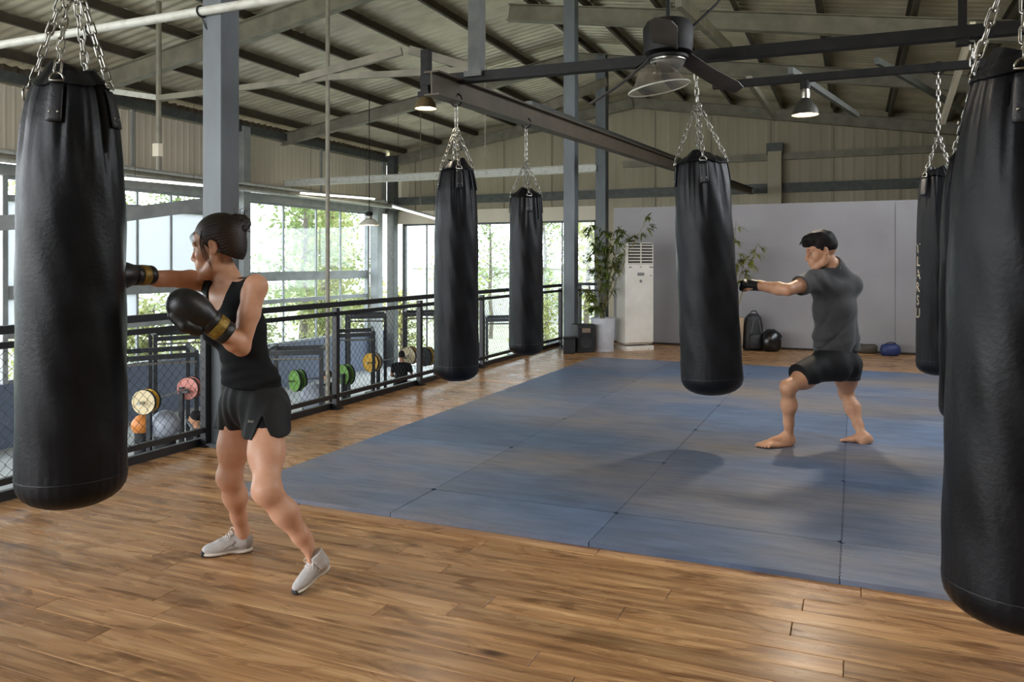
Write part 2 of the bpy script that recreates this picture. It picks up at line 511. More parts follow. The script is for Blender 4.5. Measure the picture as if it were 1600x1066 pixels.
q = MB().box((XL, 12, (LOW - 1.2) / 2), (.2, 30.5, -1.2 - LOW)); struct(q, 'wall_left_base', M_['base_blue'])

# windows of the left wall: frame, mullions, panes
def win_x(n, y0, y1, zs, muls, frosted=()):
    """window on the plane x = XL; zs: heights of the horizontal rails from below; muls: inner mullions; frosted: set of cells (i, j)"""
    w = MB()
    for k, z in enumerate(zs):
        h = .3 if 0 < k < len(zs) - 1 and k == 2 else .14
        w.bar((XL, y0, z), (XL, y1, z), .12, h)
    for y in (y0, y1): w.bar((XL, y, zs[0]), (XL, y, zs[-1]), .12, .16)
    o = struct(w, 'window_%d' % n, M_['frame_grey'])
    for y in muls:
        struct(MB().bar((XL, y, zs[0]), (XL, y, zs[-1]), .06, .06), 'mullion', M_['frame_grey'], parent=o)
    ys = [y0] + list(muls) + [y1]
    for i in range(len(ys) - 1):
        for j in range(len(zs) - 1):
            g = MB().box((XL, (ys[i] + ys[i + 1]) / 2, (zs[j] + zs[j + 1]) / 2), (.012, ys[i + 1] - ys[i] - .03, zs[j + 1] - zs[j] - .03))
            struct(g, 'pane', M_['frosted'] if (i, j) in frosted else M_['glass'], parent=o)
    return o
win_x(1, 18.75, 25.4, (-1.2, .2, 1.0, 3.34), (20.6, 22.3, 23.7))
win_x(2, 11.4, 18.3, (-1.2, -.15, .78, 2.86, 3.34), (12.9, 14.9, 16.0, 17.2), {(i, j) for i in (0, 1, 2, 3, 4) for j in (1, 2)} - {(2, 1)})
win_x(3, 3.0, 11.0, (-1.2, .2, 1.0, 2.9, 3.34), (5, 7, 9.2))
win_x(5, -3.6, 2.8, (-1.2, .2, 1.0, 2.9, 3.34), (-1.5, .6))

# back gable
def gz(a): return roof_z(a) + .06
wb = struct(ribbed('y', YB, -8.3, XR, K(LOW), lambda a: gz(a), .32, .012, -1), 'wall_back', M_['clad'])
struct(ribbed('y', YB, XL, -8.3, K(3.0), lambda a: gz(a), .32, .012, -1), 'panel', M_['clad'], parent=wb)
for x in np.arange(-15.8, 3.4, 1.9):
    struct(MB().bar((x, YB - .03, 3.0 if x < -8.3 else LOW), (x, YB - .03, gz(x) - .3), .03, .012), 'sheet_joint', M_['beam'], parent=wb)
q = MB(); q.bar((XL, YB - .12, 3.85), (XR, YB - .12, 3.85), .16, .3); struct(q, 'trim_4', M_['steel_dark'])
q = MB(); q.bar((-7.4, YB - .14, 4.86), (XR, YB - .14, 4.86), .14, .22); struct(q, 'trim_5', M_['beam'])
q = MB(); q.bar((XL, YB - .1, 3.2), (-8.3, YB - .1, 3.2), .12, .5); struct(q, 'trim_6', M_['clad_pale'])
w = MB()
for x in (-16.3, -8.4): w.bar((x, YB, -2.4), (x, YB, 2.95), .14, .14)
for z in (-2.4, 2.95): w.bar((-16.3, YB, z), (-8.4, YB, z), .14, .14)
w4 = struct(w, 'window_4', M_['steel_dark'])
xs = [-16.3, -15.3, -13.6, -11.6, -9.7, -8.4]
for a, b in zip(xs[:-1], xs[1:]):
    struct(MB().box(((a + b) / 2, YB, .28), (b - a - .02, .012, 5.2)), 'pane', M_['glass'], parent=w4)
    if b < -8.5: struct(MB().bar((b, YB, -2.4), (b, YB, 2.95), .05, .05), 'mullion', M_['steel_dark'], parent=w4)
# right wall; its unseen high opening is added to light the back area
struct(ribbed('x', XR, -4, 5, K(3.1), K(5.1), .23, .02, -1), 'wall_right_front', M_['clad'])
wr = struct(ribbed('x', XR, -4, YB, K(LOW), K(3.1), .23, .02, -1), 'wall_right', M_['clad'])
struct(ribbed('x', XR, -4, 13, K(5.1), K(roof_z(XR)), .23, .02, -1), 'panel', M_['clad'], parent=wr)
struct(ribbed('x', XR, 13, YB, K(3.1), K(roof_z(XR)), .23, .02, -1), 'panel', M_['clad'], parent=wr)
for y in np.arange(5.1, 13.1, 1.88):
    struct(MB().bar((XR, y, 3.1), (XR, y, 5.1), .08, .08), 'mullion', M_['frame_grey'], parent=wr)
struct(ribbed('y', -4.0, -2.6, XR, K(1.9), K(5.2), .3, .02, 1), 'wall_front_upper', M_['clad_pale'])  # unseen front wall, put in to cut the daylight from behind the camera
struct(ribbed('y', -4.0, XL, -5.0, K(LOW), K(.1), .3, .02, 1), 'wall_front_left', M_['clad_pale'])
wf = struct(ribbed('y', -4.0, -5.0, XR, K(LOW), K(1.9), .3, .02, 1), 'wall_front', M_['clad_pale'])
struct(ribbed('y', -4.0, XL, XR, K(5.2), lambda a: gz(a), .3, .02, 1), 'panel', M_['clad_pale'], parent=wf)
for i, x in enumerate(np.arange(-16.5, -2.5, 2.3)):  # unseen openings of the front wall, shaped so sky light enters mainly from left
    struct(MB().bar((x, -4, 1.9 if x > -5 else .1), (x, -4, 5.2), .1, .1), 'mullion', M_['frame_grey'], parent=wf)
portal((-11, -3.8, 2.65), (pi / 2, 0, 0), 12, 5.1)
portal((-3.8, -3.8, 3.55), (pi / 2, 0, 0), 2.4, 3.3)
portal((XR - .1, 9.0, 4.1), (0, pi / 2, 0), 1.9, 8)
# grey partition behind the mat
pt = MB().box(((-3.99 + XR) / 2, 13.92, 1.215), (XR + 3.99, .12, 2.43))
pa = struct(pt, 'wall_partition', M_['partition'])
struct(MB().box((.78, 13.853, 1.2), (.36, .012, 2.36)), 'panel', M_['partition'], parent=pa)
struct(MB().bar((-3.99, 13.85, .02), (XR, 13.85, .02), .012, .03), 'baseboard_back', M_['subfloor'])

# bag rails under the roof
def bag_rail(name, a, b, w, h, m, label, group='bag rails'):
    q = MB(); q.bar(a, b, w, h)
    o = q.build(name, M_[m]); tag(o, label, 'beam', group, 'structure'); return o
bag_rail('bag_rail', (-3.56, 6.2, 3.07), (2.6, 6.2, 3.0), .09, .085, 'black_bar', 'black steel bag rail crossing in front of the fan')
bag_rail('bag_rail', (-1.3, 8.07, 3.22), (2.6, 8.07, 3.2), .07, .07, 'black_bar', 'thinner black steel bag rail behind the fan')
bag_rail('bag_rail', (-4.4, 2.34, 3.08), (-1.6, 2.34, 3.08), .09, .085, 'black_bar', 'black bag rail above the big bag the woman hits')
bag_rail('bag_rail', (-1.3, 3.04, 3.08), (2.6, 3.04, 3.08), .09, .085, 'black_bar', 'black bag rail above the front right bag')
q = MB(); q.ibeam((-3.2, 5.72, 2.93), (-3.05, 26.6, 3.75), .14, .2, .014)
tag(q.build('bag_beam', M_['purlin']), 'long grey steel beam running back with two bags on it', 'beam', 'bag rails', 'structure')
q = MB(); q.bar(W(826, 166, 10.5), W(1062, 251, 24), .1, .14)
tag(q.build('brace_beam', M_['steel_dark']), 'thin grey brace beam behind the long bag beam', 'beam', None, 'structure')
# hangers from the roof
def hanger(p, z1, w, m, label):
    q = MB(); z0 = p[2]
    q.bar((0, 0, 0), (0, 0, z1 - z0), w, w, up=(1, 0, 0)); q.box((0, 0, -.0), (w * 1.5, w * 1.5, .05))
    o = q.build('roof_hanger', M_[m], loc=p); tag(o, label, 'hanger', 'roof hangers', 'structure')
hanger((-3.02, 6.2, 3.08), roof_z(-3.02) - .2, .11, 'steel_dark', 'grey square hanger post on the left end of the black rail')
hanger((.68, 6.2, 2.96), roof_z(.68) - .2, .05, 'black_bar', 'thin black hanger post on the black rail by the right bags')
hanger((-3.52, 6.2, 2.95), 3.35, .075, 'black_bar', 'short black bracket at the left end of the black rail')
# tie beam across the hall at the ridge column
q = MB(); q.ibeam((-16.6, 20.2, 3.96), (-6.3, 20.2, 3.96), .2, .2, .02)
tag(q.build('tie_beam', M_['pipe']), 'long pale tie beam crossing the hall behind two bags', 'beam', None, 'structure')
# braces in the roof space
def brace(a, b, r, m, label, n=6, name='roof_brace'):
    q = MB(); q.tube([a, b], r, n); tag(q.build(name, M_[m], None, True), label, 'brace', 'roof braces', 'structure')
def flat(a, b, w, h, m, label, name='roof_brace'):
    q = MB(); q.bar(a, b, w, h); tag(q.build(name, M_[m]), label, 'brace', 'roof braces', 'structure')
flat(W(150, 139, 15.8), W(248, 153, 15), .05, .1, 'pipe', 'pale flat bar meeting the thin left rod')
flat(W(248, 153, 15), W(512, 121, 13.3), .06, .1, 'beam', 'beige flat bar between the two thin rods')
flat(W(512, 121, 13.3), W(760, 108, 12.4), .06, .1, 'beam', 'beige flat bar right of the second rod')
flat(W(470, 123, 13.4), W(628, 80, 13), .08, .13, 'beam', 'beige rising brace left of the small roof apex')
flat(W(640, 78, 13), W(738, 106, 12.8), .08, .13, 'beam', 'beige falling brace right of the small roof apex')
flat(W(828, 178, 14), W(945, 128, 17), .1, .18, 'beam', 'beige rising brace in front of the ridge column')
flat(W(1235, 110, 9.5), W(1340, 180, 13), .06, .08, 'steel_dark', 'grey slanting brace right of the pendant lamp')
flat(W(1370, 95, 12), W(1515, 178, 17), .07, .1, 'steel_dark', 'grey slanting brace above the right bags')
flat(W(1520, 40, 12), W(1473, 190, 15), .08, .13, 'clad_pale', 'pale steep brace beside the black hanger')
flat(W(1060, 0, 12), W(1140, 78, 15.5), .1, .2, 'beam', 'beige brace behind the fan')
flat(W(1170, 125, 12), W(1212, 185, 17), .08, .12, 'beam', 'beige brace dropping to the beige column')
flat(W(190, 336, 17), W(330, 318, 18.5), .12, .3, 'frame_grey', 'grey canopy beam before the translucent panels', 'canopy_beam')
flat(W(-60, 352, 15), W(60, 345, 16), .12, .3, 'frame_grey', 'grey canopy beam left of the front bag', 'canopy_beam')
# thin rods hanging in the hall
def rod(p, z0, z1, r, label, joint=None):
    q = MB(); q.cyl((0, 0, z0), (0, 0, z1), r, 8)
    o = q.build('hanging_rod', M_['beam'], None, True, loc=(p.x, p.y, 0)); tag(o, label, 'rod', 'thin rods', 'structure')
    if joint: MB().cyl((0, 0, joint - .12), (0, 0, joint + .12), r * 2.2, 8).build('joint', M_['clad_pale'], o)
rod(W(248, 153, 15), W(252, 266, 15).z, roof_z(-12) - .2, .05, 'thin rod with a joint left of the column', W(250, 235, 15).z)
rod(W(512, 121, 13.3), LOW, roof_z(-8) - .2, .036, 'thin rod from roof to hall floor between columns')
rod(W(657, 121, 25), 3, roof_z(-10) - .2, .012, 'thin cable beside the front lamp')
rod(W(758, 121, 13), 3.2, roof_z(-5) - .2, .008, 'thin cable right of the hanging post')
# white conduit clamped to the column
q = MB(); pz = 3.44
q.tube([(-14.5, 4.78, pz), (1.0, 4.78, pz)], .036, 10)
cp = q.build('conduit_pipe', M_['pipe'], None, True); tag(cp, 'long white conduit pipe clamped to the near column', 'pipe', None, 'structure')
for x in (-6.0, -4.75, -8.5):
    k = MB(); k.tube([(x + .01 * cos(t), 4.78 + .044 * cos(t), pz + .044 * sin(t)) for t in np.linspace(0, 2 * pi, 12)], .007, 5)
    k.tube([(x, 4.78, pz - .04), (x + .02, 4.8, pz - .12), (x + .06, 4.83, pz - .2)], .006, 5)
    k.build('clamp', M_['wire'], cp)
# service pipes along the left wall
for k, (dx, z, r, m) in enumerate(((.5, 3.82, .05, 'pipe'), (.75, 3.68, .06, 'beam'), (1.0, 3.56, .045, 'pipe'))):
    q = MB(); q.tube([(XL + dx, 2, z), (XL + dx, 26, z - .05)], r, 8)
    tag(q.build('service_pipe', M_[m], None, True), 'service pipe along the left wall above the windows', 'pipe', 'service pipes', 'structure')
# ------------------------------------------------------------------ mat
def mat_blue():
    m = mat('blue_foam_mat', (100, 120, 152), (88, 106, 135), rough=.5, scale=3, stretch=(1, 2.5, 1), bump=.25, bscale=45, lo=.35, hi=.65)
    nt = m.node_tree; N = nt.nodes; L = nt.links; p = N['Principled BSDF']
    src = p.inputs['Base Color'].links[0].from_socket
    ge = N.new('ShaderNodeNewGeometry'); no = N.new('ShaderNodeTexNoise'); no.inputs['Scale'].default_value = .5; no.inputs['Detail'].default_value = 5
    mp = N.new('ShaderNodeMapping'); mp.inputs['Scale'].default_value = (.7, 1.5, 1)
    L.new(ge.outputs['Position'], mp.inputs[0]); L.new(mp.outputs[0], no.inputs['Vector'])
    ra = N.new('ShaderNodeValToRGB'); ra.color_ramp.elements[0].position = .42; ra.color_ramp.elements[1].position = .66
    ra.color_ramp.elements[0].color = (0, 0, 0, 1); ra.color_ramp.elements[1].color = (1, 1, 1, 1)
    L.new(no.outputs['Fac'], ra.inputs[0])
    n2 = N.new('ShaderNodeTexNoise'); n2.inputs['Scale'].default_value = 6; n2.inputs['Detail'].default_value = 6; n2.inputs['Roughness'].default_value = .7
    m2 = N.new('ShaderNodeMapping'); m2.inputs['Scale'].default_value = (.5, 3, 1); L.new(ge.outputs['Position'], m2.inputs[0]); L.new(m2.outputs[0], n2.inputs['Vector'])
    mu = N.new('ShaderNodeMath'); mu.operation = 'MULTIPLY'; L.new(ra.outputs[0], mu.inputs[0]); L.new(n2.outputs['Fac'], mu.inputs[1])
    m17 = N.new('ShaderNodeMath'); m17.operation = 'MULTIPLY'; m17.inputs[1].default_value = 1.7; m17.use_clamp = True; L.new(mu.outputs[0], m17.inputs[0]); mu = m17
    mx = N.new('ShaderNodeMix'); mx.data_type = 'RGBA'; L.new(mu.outputs[0], mx.inputs['Factor'])
    L.new(src, mx.inputs[6]); mx.inputs[7].default_value = srgb(140, 130, 122)
    # worn streaks
    r3 = N.new('ShaderNodeValToRGB'); r3.color_ramp.elements[0].position = .36; r3.color_ramp.elements[1].position = .6
    r3.color_ramp.elements[0].color = (.72, .72, .72, 1); r3.color_ramp.elements[1].color = (1.0, 1.0, 1.0, 1)
    L.new(n2.outputs['Fac'], r3.inputs[0])
    m3 = N.new('ShaderNodeMix'); m3.data_type = 'RGBA'; m3.blend_type = 'MULTIPLY'; m3.inputs['Factor'].default_value = .8
    L.new(mx.outputs[2], m3.inputs[6]); L.new(r3.outputs[0], m3.inputs[7])
    oi = N.new('ShaderNodeObjectInfo'); hs = N.new('ShaderNodeHueSaturation'); mr = N.new('ShaderNodeMapRange')
    mr.inputs['To Min'].default_value = .86; mr.inputs['To Max'].default_value = 1.1
    L.new(oi.outputs['Random'], mr.inputs['Value']); L.new(mr.outputs[0], hs.inputs['Value']); L.new(m3.outputs[2], hs.inputs['Color'])
    L.new(hs.outputs[0], p.inputs['Base Color'])
    return m
M_['mat'] = mat_blue()
def zig(a0, a1, pitch=.034, amp=.0032):
    """teeth along a seam from a0 to a1: (along, offset)"""
    n = max(1, int(round((a1 - a0) / pitch))); s = (a1 - a0) / n; out = []
    for i in range(n):
        b = a0 + i * s
        out += [(b + .08 * s, -amp), (b + .42 * s, -amp), (b + .58 * s, amp), (b + .92 * s, amp)]
    return out
MX = [-3.6, -2.42, -1.24, -.06, 1.12, 2.3]
MY = [3.85, 4.36, 5.58, 6.80, 8.02, 9.24, 10.46, 11.38]
gm = empty('gym_mat', ((MX[0] + MX[-1]) / 2, (MY[0] + MY[-1]) / 2, 0), 0, 'large blue foam mat of interlocking squares on the plank floor', 'mat')
GAP = .0022
for i in range(5):
    for j in range(7):
        x0, x1, y0, y1 = MX[i], MX[i + 1], MY[j], MY[j + 1]
        P = []
        if j > 0: P += [(x, y0 + o + GAP) for x, o in zig(x0 + .02, x1 - .02)]
        else: P += [(x0 + GAP, y0), (x1 - GAP, y0)]
        if i < 4: P += [(x1 + o - GAP, y) for y, o in zig(y0 + .02, y1 - .02)]
        else: P += [(x1, y0 + GAP), (x1, y1 - GAP)]
        if j < 6: P += [(x, y1 + o - GAP) for x, o in reversed(zig(x0 + .02, x1 - .02))]
        else: P += [(x1 - GAP, y1), (x0 + GAP, y1)]
        if i > 0: P += [(x0 + o + GAP, y) for y, o in reversed(zig(y0 + .02, y1 - .02))]
        else: P += [(x0, y1 - GAP), (x0, y0 + GAP)]
        q = MB(); dz = rng.uniform(-.0008, .0008)
        cx, cy = gm.location.x, gm.location.y
        q.prism([(x - cx, y - cy) for x, y in P], .001, .026 + dz)
        q.build('mat_tile', M_['mat'], gm)

# ------------------------------------------------------------------ railing
rl = empty('railing', (-4.7, 4, 0), 0, 'black steel railing with chain-link panels along the platform edge', 'railing')
RXc = -4.7
def rp(name, mb, m='rail', parent=None):
    o = mb.build(name, M_[m], parent or rl); o.location = (-rl.location.x, -rl.location.y, 0); return o
post_y = [.4, 1.9, 3.35, 4.77, 5.06, 6.48, 8.12, 9.82, 11.45, 12.98]
for y in post_y:
    q = MB(); q.box((RXc, y, .5), (.055, .055, 1.0)); q.box((RXc, y, .006), (.11, .11, .012)); rp('post', q)
zt = lambda y: 1.01 + max(0, (y - 8)) * .008
for ya_, yb_ in ((.2, 4.79), (5.05, 12.98)):
    q = MB(); q.bar((RXc, ya_, 1.03), (RXc, yb_, 1.05), .055, .05); rp('top_rail', q)
for ya_, yb_ in ((.2, 4.79), (5.05, 12.98)):
    q = MB(); q.bar((RXc, ya_, .94), (RXc, yb_, .955), .035, .04); rp('middle_rail', q)
for ya_, yb_ in ((.2, 4.79), (5.05, 12.98)):
    q = MB(); q.bar((RXc, ya_, .13), (RXc, yb_, .13), .035, .04); rp('bottom_rail', q)
q = MB(); q.bar((RXc - .05, .2, .03), (RXc - .05, 12.98, .03), .04, .06); rp('bottom_rail', q)
def mesh_panel(y0, y1):
    q = MB(); p = .074; z0, z1 = .15, .92; n = int((y1 - y0) / p); s = (y1 - y0) / n; m = 10; hz = (z1 - z0) / m
    for i in range(n):
        pts = []
        for k in range(m + 1):
            sd = k % 2
            pts.append((RXc + (.004 if k % 2 else -.004), y0 + (i + (sd * 1.02 if i % 1 == 0 else 0)) * s, z0 + k * hz))
        q.tube(pts, .0022, 3, False)
        pts = [(p_[0] * 2 * 0 + RXc - (p_[0] - RXc), y0 + (i + 1) * s - (p_[1] - y0 - i * s), p_[2]) for p_ in pts]
        q.tube(pts, .0022, 3, False)
    return q
for a, b in zip(post_y[:-1], post_y[1:]):
    if b - a < .7: continue
    rp('wire_mesh', mesh_panel(a + .03, b - .03), 'wire')
for y in (3.72, 7.3): 
    q = MB(); q.box((RXc - .12, y, -.06), (.12, .1, .2)); rp('bracket', q)
rb = empty('railing', (-4.4, 13.1, 0), 0, 'short black railing at the far platform edge beside the bamboo', 'railing')
for nm, z, h in (('top_rail', 1.07, .05), ('middle_rail', .96, .035), ('bottom_rail', .12, .035)):
    MB().bar((-.3, .12, z), (.42, .12, z), .045, h).build(nm, M_['rail'], rb)
for x in (-.02, .4): MB().box((x, .12, .53), (.045, .045, 1.06)).build('post', M_['rail'], rb)

# ------------------------------------------------------------------ punching bags
def sstep(a, b, x):
    t = np.clip((x - a) / (b - a), 0, 1); return t * t * (3 - 2 * t)
def link_mb(q, a, b, width, wr, roll):
    a, b = Vector(a), Vector(b); x = (b - a); L = x.length; x.normalize()
    y = x.orthogonal().normalized(); z = x.cross(y)
    y, z = y * cos(roll) + z * sin(roll), z * cos(roll) - y * sin(roll)
    c = (a + b) / 2; h = width / 2 - wr; pts = []
    for t in np.linspace(-pi / 2, pi / 2, 7): pts.append(c + x * (L / 2 - h - wr * .2 + h * cos(t)) + y * h * sin(t))
    for t in np.linspace(pi / 2, 3 * pi / 2, 7): pts.append(c + x * (-L / 2 + h + wr * .2 + h * cos(t)) + y * h * sin(t))
    q.tube(pts, wr, 5, False, True)
def chain_mb(a, b, pitch=.05, width=.034, wr=.0048):
    a, b = Vector(a), Vector(b); L = (b - a).length; n = max(1, int(round(L / pitch))); q = MB()
    for i in range(n):
        p0 = a + (b - a) * (i / n); p1 = a + (b - a) * ((i + 1) / n); e = (p1 - p0).normalized() * wr * 1.6
        link_mb(q, p0 - e, p1 + e, width, wr, .5 + (i % 2) * pi / 2)
    return q
BAGS = 'heavy bags on chains'
def make_bag(hang, zb, zt, R, label, zapex, seed=0, tilt=(0, 0), rot0=.4, text=None, wr=.0048, hook=None, folds=.15, taper=1.0, slim=.05):
    """hang: point on the rail; zb, zt: world heights of the bag's bottom and top; built hanging straight and then tilted about the rail"""
    r = random.Random(seed); H = hang[2]
    root = empty('punching_bag', hang, 0, label, 'punching bag', BAGS)
    root.rotation_euler = (tilt[0], tilt[1], 0)
    z0, z1 = zb - H, zt - H; L = z1 - z0
    nth, nz = 112, 96
    th = np.linspace(0, 2 * pi, nth, endpoint=False)
    ph = [r.uniform(0, 6.28) for _ in range(12)]
    def rad(t, a):
        """radius at height fraction t and angle a"""
        base = R * (1.0 - slim * t)
        hcap = .62 * R / L
        cap = np.where(t < hcap, (1 - np.clip((hcap - t) / hcap, 0, 1) ** 2.6) ** (1 / 2.2), 1.0)
        tap = np.interp(t, [0, .66, .80, .87, .915, .945, .962, .982, 1.], [1, 1, .95, .885, .81, .74, .67, .55, .44])
        tap = 1 - (1 - tap) * (taper + (1 - taper) * sstep(.955, 1, t))
        fa = sstep(.62, .95, t)
        f = (np.abs(np.sin(2.5 * a + ph[0] + .6 * np.sin(a + ph[1]))) ** .7 - .6) * .7 + (np.abs(np.sin(4.5 * a + ph[2] + 1.2 * t * 4)) - .6) * .45 + np.sin(9 * a + ph[3]) * .12
        dent = .012 * np.sin(3 * a + ph[4] + 9 * t) * np.sin(7 * t * 3 + ph[5]) + .006 * np.sin(11 * a + ph[6] + 31 * t)
        dent = dent * sstep(.03, .2, t)
        puck = .006 * np.sin(34 * a) * sstep(.0, .05, t) * (1 - sstep(.06, .16, t))
        cr = -(1 - np.abs(np.sin(3.5 * a + ph[9] + .5 * np.sin(2 * a + ph[10])))) ** 4 * .11 - (1 - np.abs(np.sin(6.5 * a + ph[11] + .8 * np.sin(3 * a)))) ** 5 * .08
        return base * cap * tap * (1 + folds * fa * f + sstep(.70, .93, t) * (1 - .6 * sstep(.955, 1, t)) * cr + dent * (1 - .5 * fa) + puck)
    tt = np.concatenate([np.array([0, .004, .01, .02, .032, .045]), np.linspace(.06, 1, nz - 6)])
    vs, fs = [], []
    for t in tt:
        rr = rad(np.full(nth, t), th) if t > 0 else np.zeros(nth) + R * .05
        lip = .018 * np.sin(2 * th + ph[7]) * sstep(.93, 1, t)
        for k in range(nth): vs.append((rr[k] * cos(th[k]), rr[k] * sin(th[k]), z0 + t * L + lip[k]))
    # rolled lip and dark mouth
    rr = rad(np.full(nth, 1.0), th); lip = .018 * np.sin(2 * th + ph[7])
    for f_, dz in ((.93, .008), (.8, .0), (.7, -.04), (.45, -.06), (.02, -.06)):
        for k in range(nth): vs.append((rr[k] * f_ * cos(th[k]), rr[k] * f_ * sin(th[k]), z1 + dz + lip[k]))
    rows = len(tt) + 5
    for i in range(rows - 1):
        for k in range(nth): fs.append((i * nth + k, i * nth + (k + 1) % nth, (i + 1) * nth + (k + 1) % nth, (i + 1) * nth + k))
    fs.append(tuple(range(nth - 1, -1, -1))); fs.append(tuple((rows - 1) * nth + k for k in range(nth)))
    MB().add(vs, fs).build('bag_body', M_['leather'], root, True, 75)
    # stitched seam near the bottom and at the fold of the top
    ts = .075
    q = MB(); rr = rad(np.full(72, ts), np.linspace(0, 2 * pi, 72, endpoint=False))
    q.tube([(rr[k] * 1.002 * cos(2 * pi * k / 72), rr[k] * 1.002 * sin(2 * pi * k / 72), z0 + ts * L) for k in range(72)], .0022, 4, False, True)
    q.build('seam', M_['webbing'], root, True)
    apex = Vector((0, 0, zapex - H))
    cl, nc = [], 90
    for (t_, g_) in ((.955, .004), (.957, .012), (.966, .012), (.978, .006), (.99, .002)):
        for k in range(nc):
            a_ = 2 * pi * k / nc; wv = .010 * sin(2 * a_ + ph[8]) + .006 * sin(5 * a_ + ph[9]); tq = t_ + wv / L
            r1 = float(rad(np.array([min(tq, 1.0)]), np.array([a_]))[0]) + g_
            cl.append((r1 * cos(a_), r1 * sin(a_), z0 + tq * L))
    MB().add(cl, [(i * nc + k, i * nc + (k + 1) % nc, (i + 1) * nc + (k + 1) % nc, (i + 1) * nc + k) for i in range(4) for k in range(nc)]).build('collar', M_['leather'], root, True, 60)
    for s in range(4):
        a = rot0 + s * pi / 2 + r.uniform(-.12, .12)
        # strap tab lying on the leather
        t0, t1 = .95 - .155 / L, .952; hw = .034 / R
        g = []; n1, n2 = 9, 5
        for i in range(n1):
            t = t0 + (t1 - t0) * i / (n1 - 1)
            aa = a + np.linspace(-hw, hw, n2); r_ = rad(np.full(n2, t), aa); rm = max(r_)
            for k in range(n2): g.append(((r_[k] * .4 + rm * .6 + .006) * cos(aa[k]), (r_[k] * .4 + rm * .6 + .006) * sin(aa[k]), z0 + t * L))
        ff = [(i * n2 + k, i * n2 + k + 1, (i + 1) * n2 + k + 1, (i + 1) * n2 + k) for i in range(n1 - 1) for k in range(n2 - 1)]
        st = MB().add(g, ff).build('strap', M_['webbing'], root, True)
        so = st.modifiers.new('thickness', 'SOLIDIFY'); so.thickness = .005; so.offset = 1
        rv = MB()
        for (fi, fk) in ((2, 1), (2, 3)):
            p = Vector(g[fi * n2 + fk]); nrm = Vector((p.x, p.y, 0)).normalized()
            rv.ell(p + nrm * .005, (.005, .005, .005), 8, 5)
        rv.build('rivet', M_['chrome'], st, True)
        top = Vector(g[(n1 - 1) * n2 + 2]); nrm = Vector((top.x, top.y, 0)).normalized(); tan = Vector((-nrm.y, nrm.x, 0))
        # D-ring
        rc = top + nrm * .006 + Vector((0, 0, .012)); q = MB()
        lean = (Vector((0, 0, 1)) - nrm * .25).normalized()
        pts = [rc + tan * .027 * cos(t_) + lean * .034 * sin(t_) for t_ in np.linspace(0, pi, 9)]
        q.tube(pts, .0048, 6, False, True)
        q.build('ring', M_['chrome'], root, True, 80)
        p0 = rc + lean * .034
        if hook == s:
            # a loose hook instead of a closed ring
            q = MB(); q.tube([rc + nrm * .02 + tan * .03 * cos(t_) + Vector((0, 0, .035 * sin(t_) - .03)) for t_ in np.linspace(-2.6, 2.2, 14)], .005, 6)
            q.build('hook', M_['chrome'], root, True)
        chain_mb(p0, apex + nrm * .015, .052 if R > .2 else .048, .036, wr).build('chain', M_['chrome'], root, True, 80)
    q = MB(); q.tube([apex + Vector((.03 * cos(t_), .01 * sin(t_), .03 * sin(t_))) for t_ in np.linspace(0, 2 * pi, 12, endpoint=False)], .006, 6, False, True)
    q.build('ring', M_['chrome'], root, True, 80)
    chain_mb(apex + Vector((0, 0, .02)), (0, 0, -.02), .055, .038, wr).build('chain', M_['chrome'], root, True, 80)
    q = MB(); q.tube([(.055 * cos(t_), 0, .055 * sin(t_) + .02) for t_ in np.linspace(-pi, 2 * pi * .45, 12)], .008, 6)
    q.build('shackle', M_['black_bar'], root, True)
    return root, rad, z0, L
def hang_at(u, v, d, z): p = W(u, v, d); return (p.x, p.y, z)
make_bag(hang_at(113, 400, 3.35, 3.05), .42, 2.262, .213, 'big black leather punching bag that the woman in black is hitting', 2.66, 1, rot0=radians(-62), hook=3)
make_bag(hang_at(713, 400, 6.93, 2.85), .41, 2.335, .198, 'black punching bag hanging left of the narrower one, before the second fence post', 2.60, 2, rot0=radians(-52))
make_bag(hang_at(822, 400, 8.41, 2.91), .46, 2.218, .184, 'narrow black punching bag hanging in front of the railing corner', 2.50, 3, taper=.5, rot0=radians(-60))
make_bag(hang_at(1086, 400, 6.12, 3.0), .43, 2.285, .234, 'black punching bag in the middle being hit by the man', 2.66, 4, taper=.5, slim=.1, tilt=(.0, -.053), rot0=radians(-70))
B5 = make_bag(hang_at(1466, 400, 7.13, 3.18), .43, 2.295, .182, 'farthest black bag on the right with pale letters down its side', 2.56, 5, taper=.7, rot0=radians(-50))
def bag_letters(B, word, a0, za, zb, size):
    root, rad, z0, L = B; n = len(word)
    for k, ch in enumerate(word):
        zc = za + (zb - za) * (k + .5) / n - root.location.z
        def wrap(c):
            t = (zc + c.y - z0) / L; a = a0 + c.x / .18; r_ = float(rad(np.array([t]), np.array([a]))[0]) + .0015 + c.z
            return Vector((r_ * cos(a), r_ * sin(a), zc + c.y))
        letter(ch, size, root, wrap)
def letter(ch, size, parent, wrap):
    cu = bpy.data.curves.new('letter', 'FONT'); cu.body = ch; cu.size = size; cu.align_x = 'CENTER'; cu.align_y = 'CENTER'; cu.extrude = .0006; cu.resolution_u = 4
    o = bpy.data.objects.new('letter', cu); COL.objects.link(o)
    me = bpy.data.meshes.new_from_object(o.evaluated_get(bpy.context.evaluated_depsgraph_get())); bpy.data.objects.remove(o); me.name = 'letter'
    me.materials.clear()
    for v_ in me.vertices: v_.co = wrap(v_.co)
    return obj('letter', me, M_['letter'], parent)
M_['letter'] = mat('letter_print', (196, 188, 168), (150, 144, 130), rough=.6, scale=60)
bag_letters(B5, 'TLARSU', radians(-160), 1.63, .93, .125)
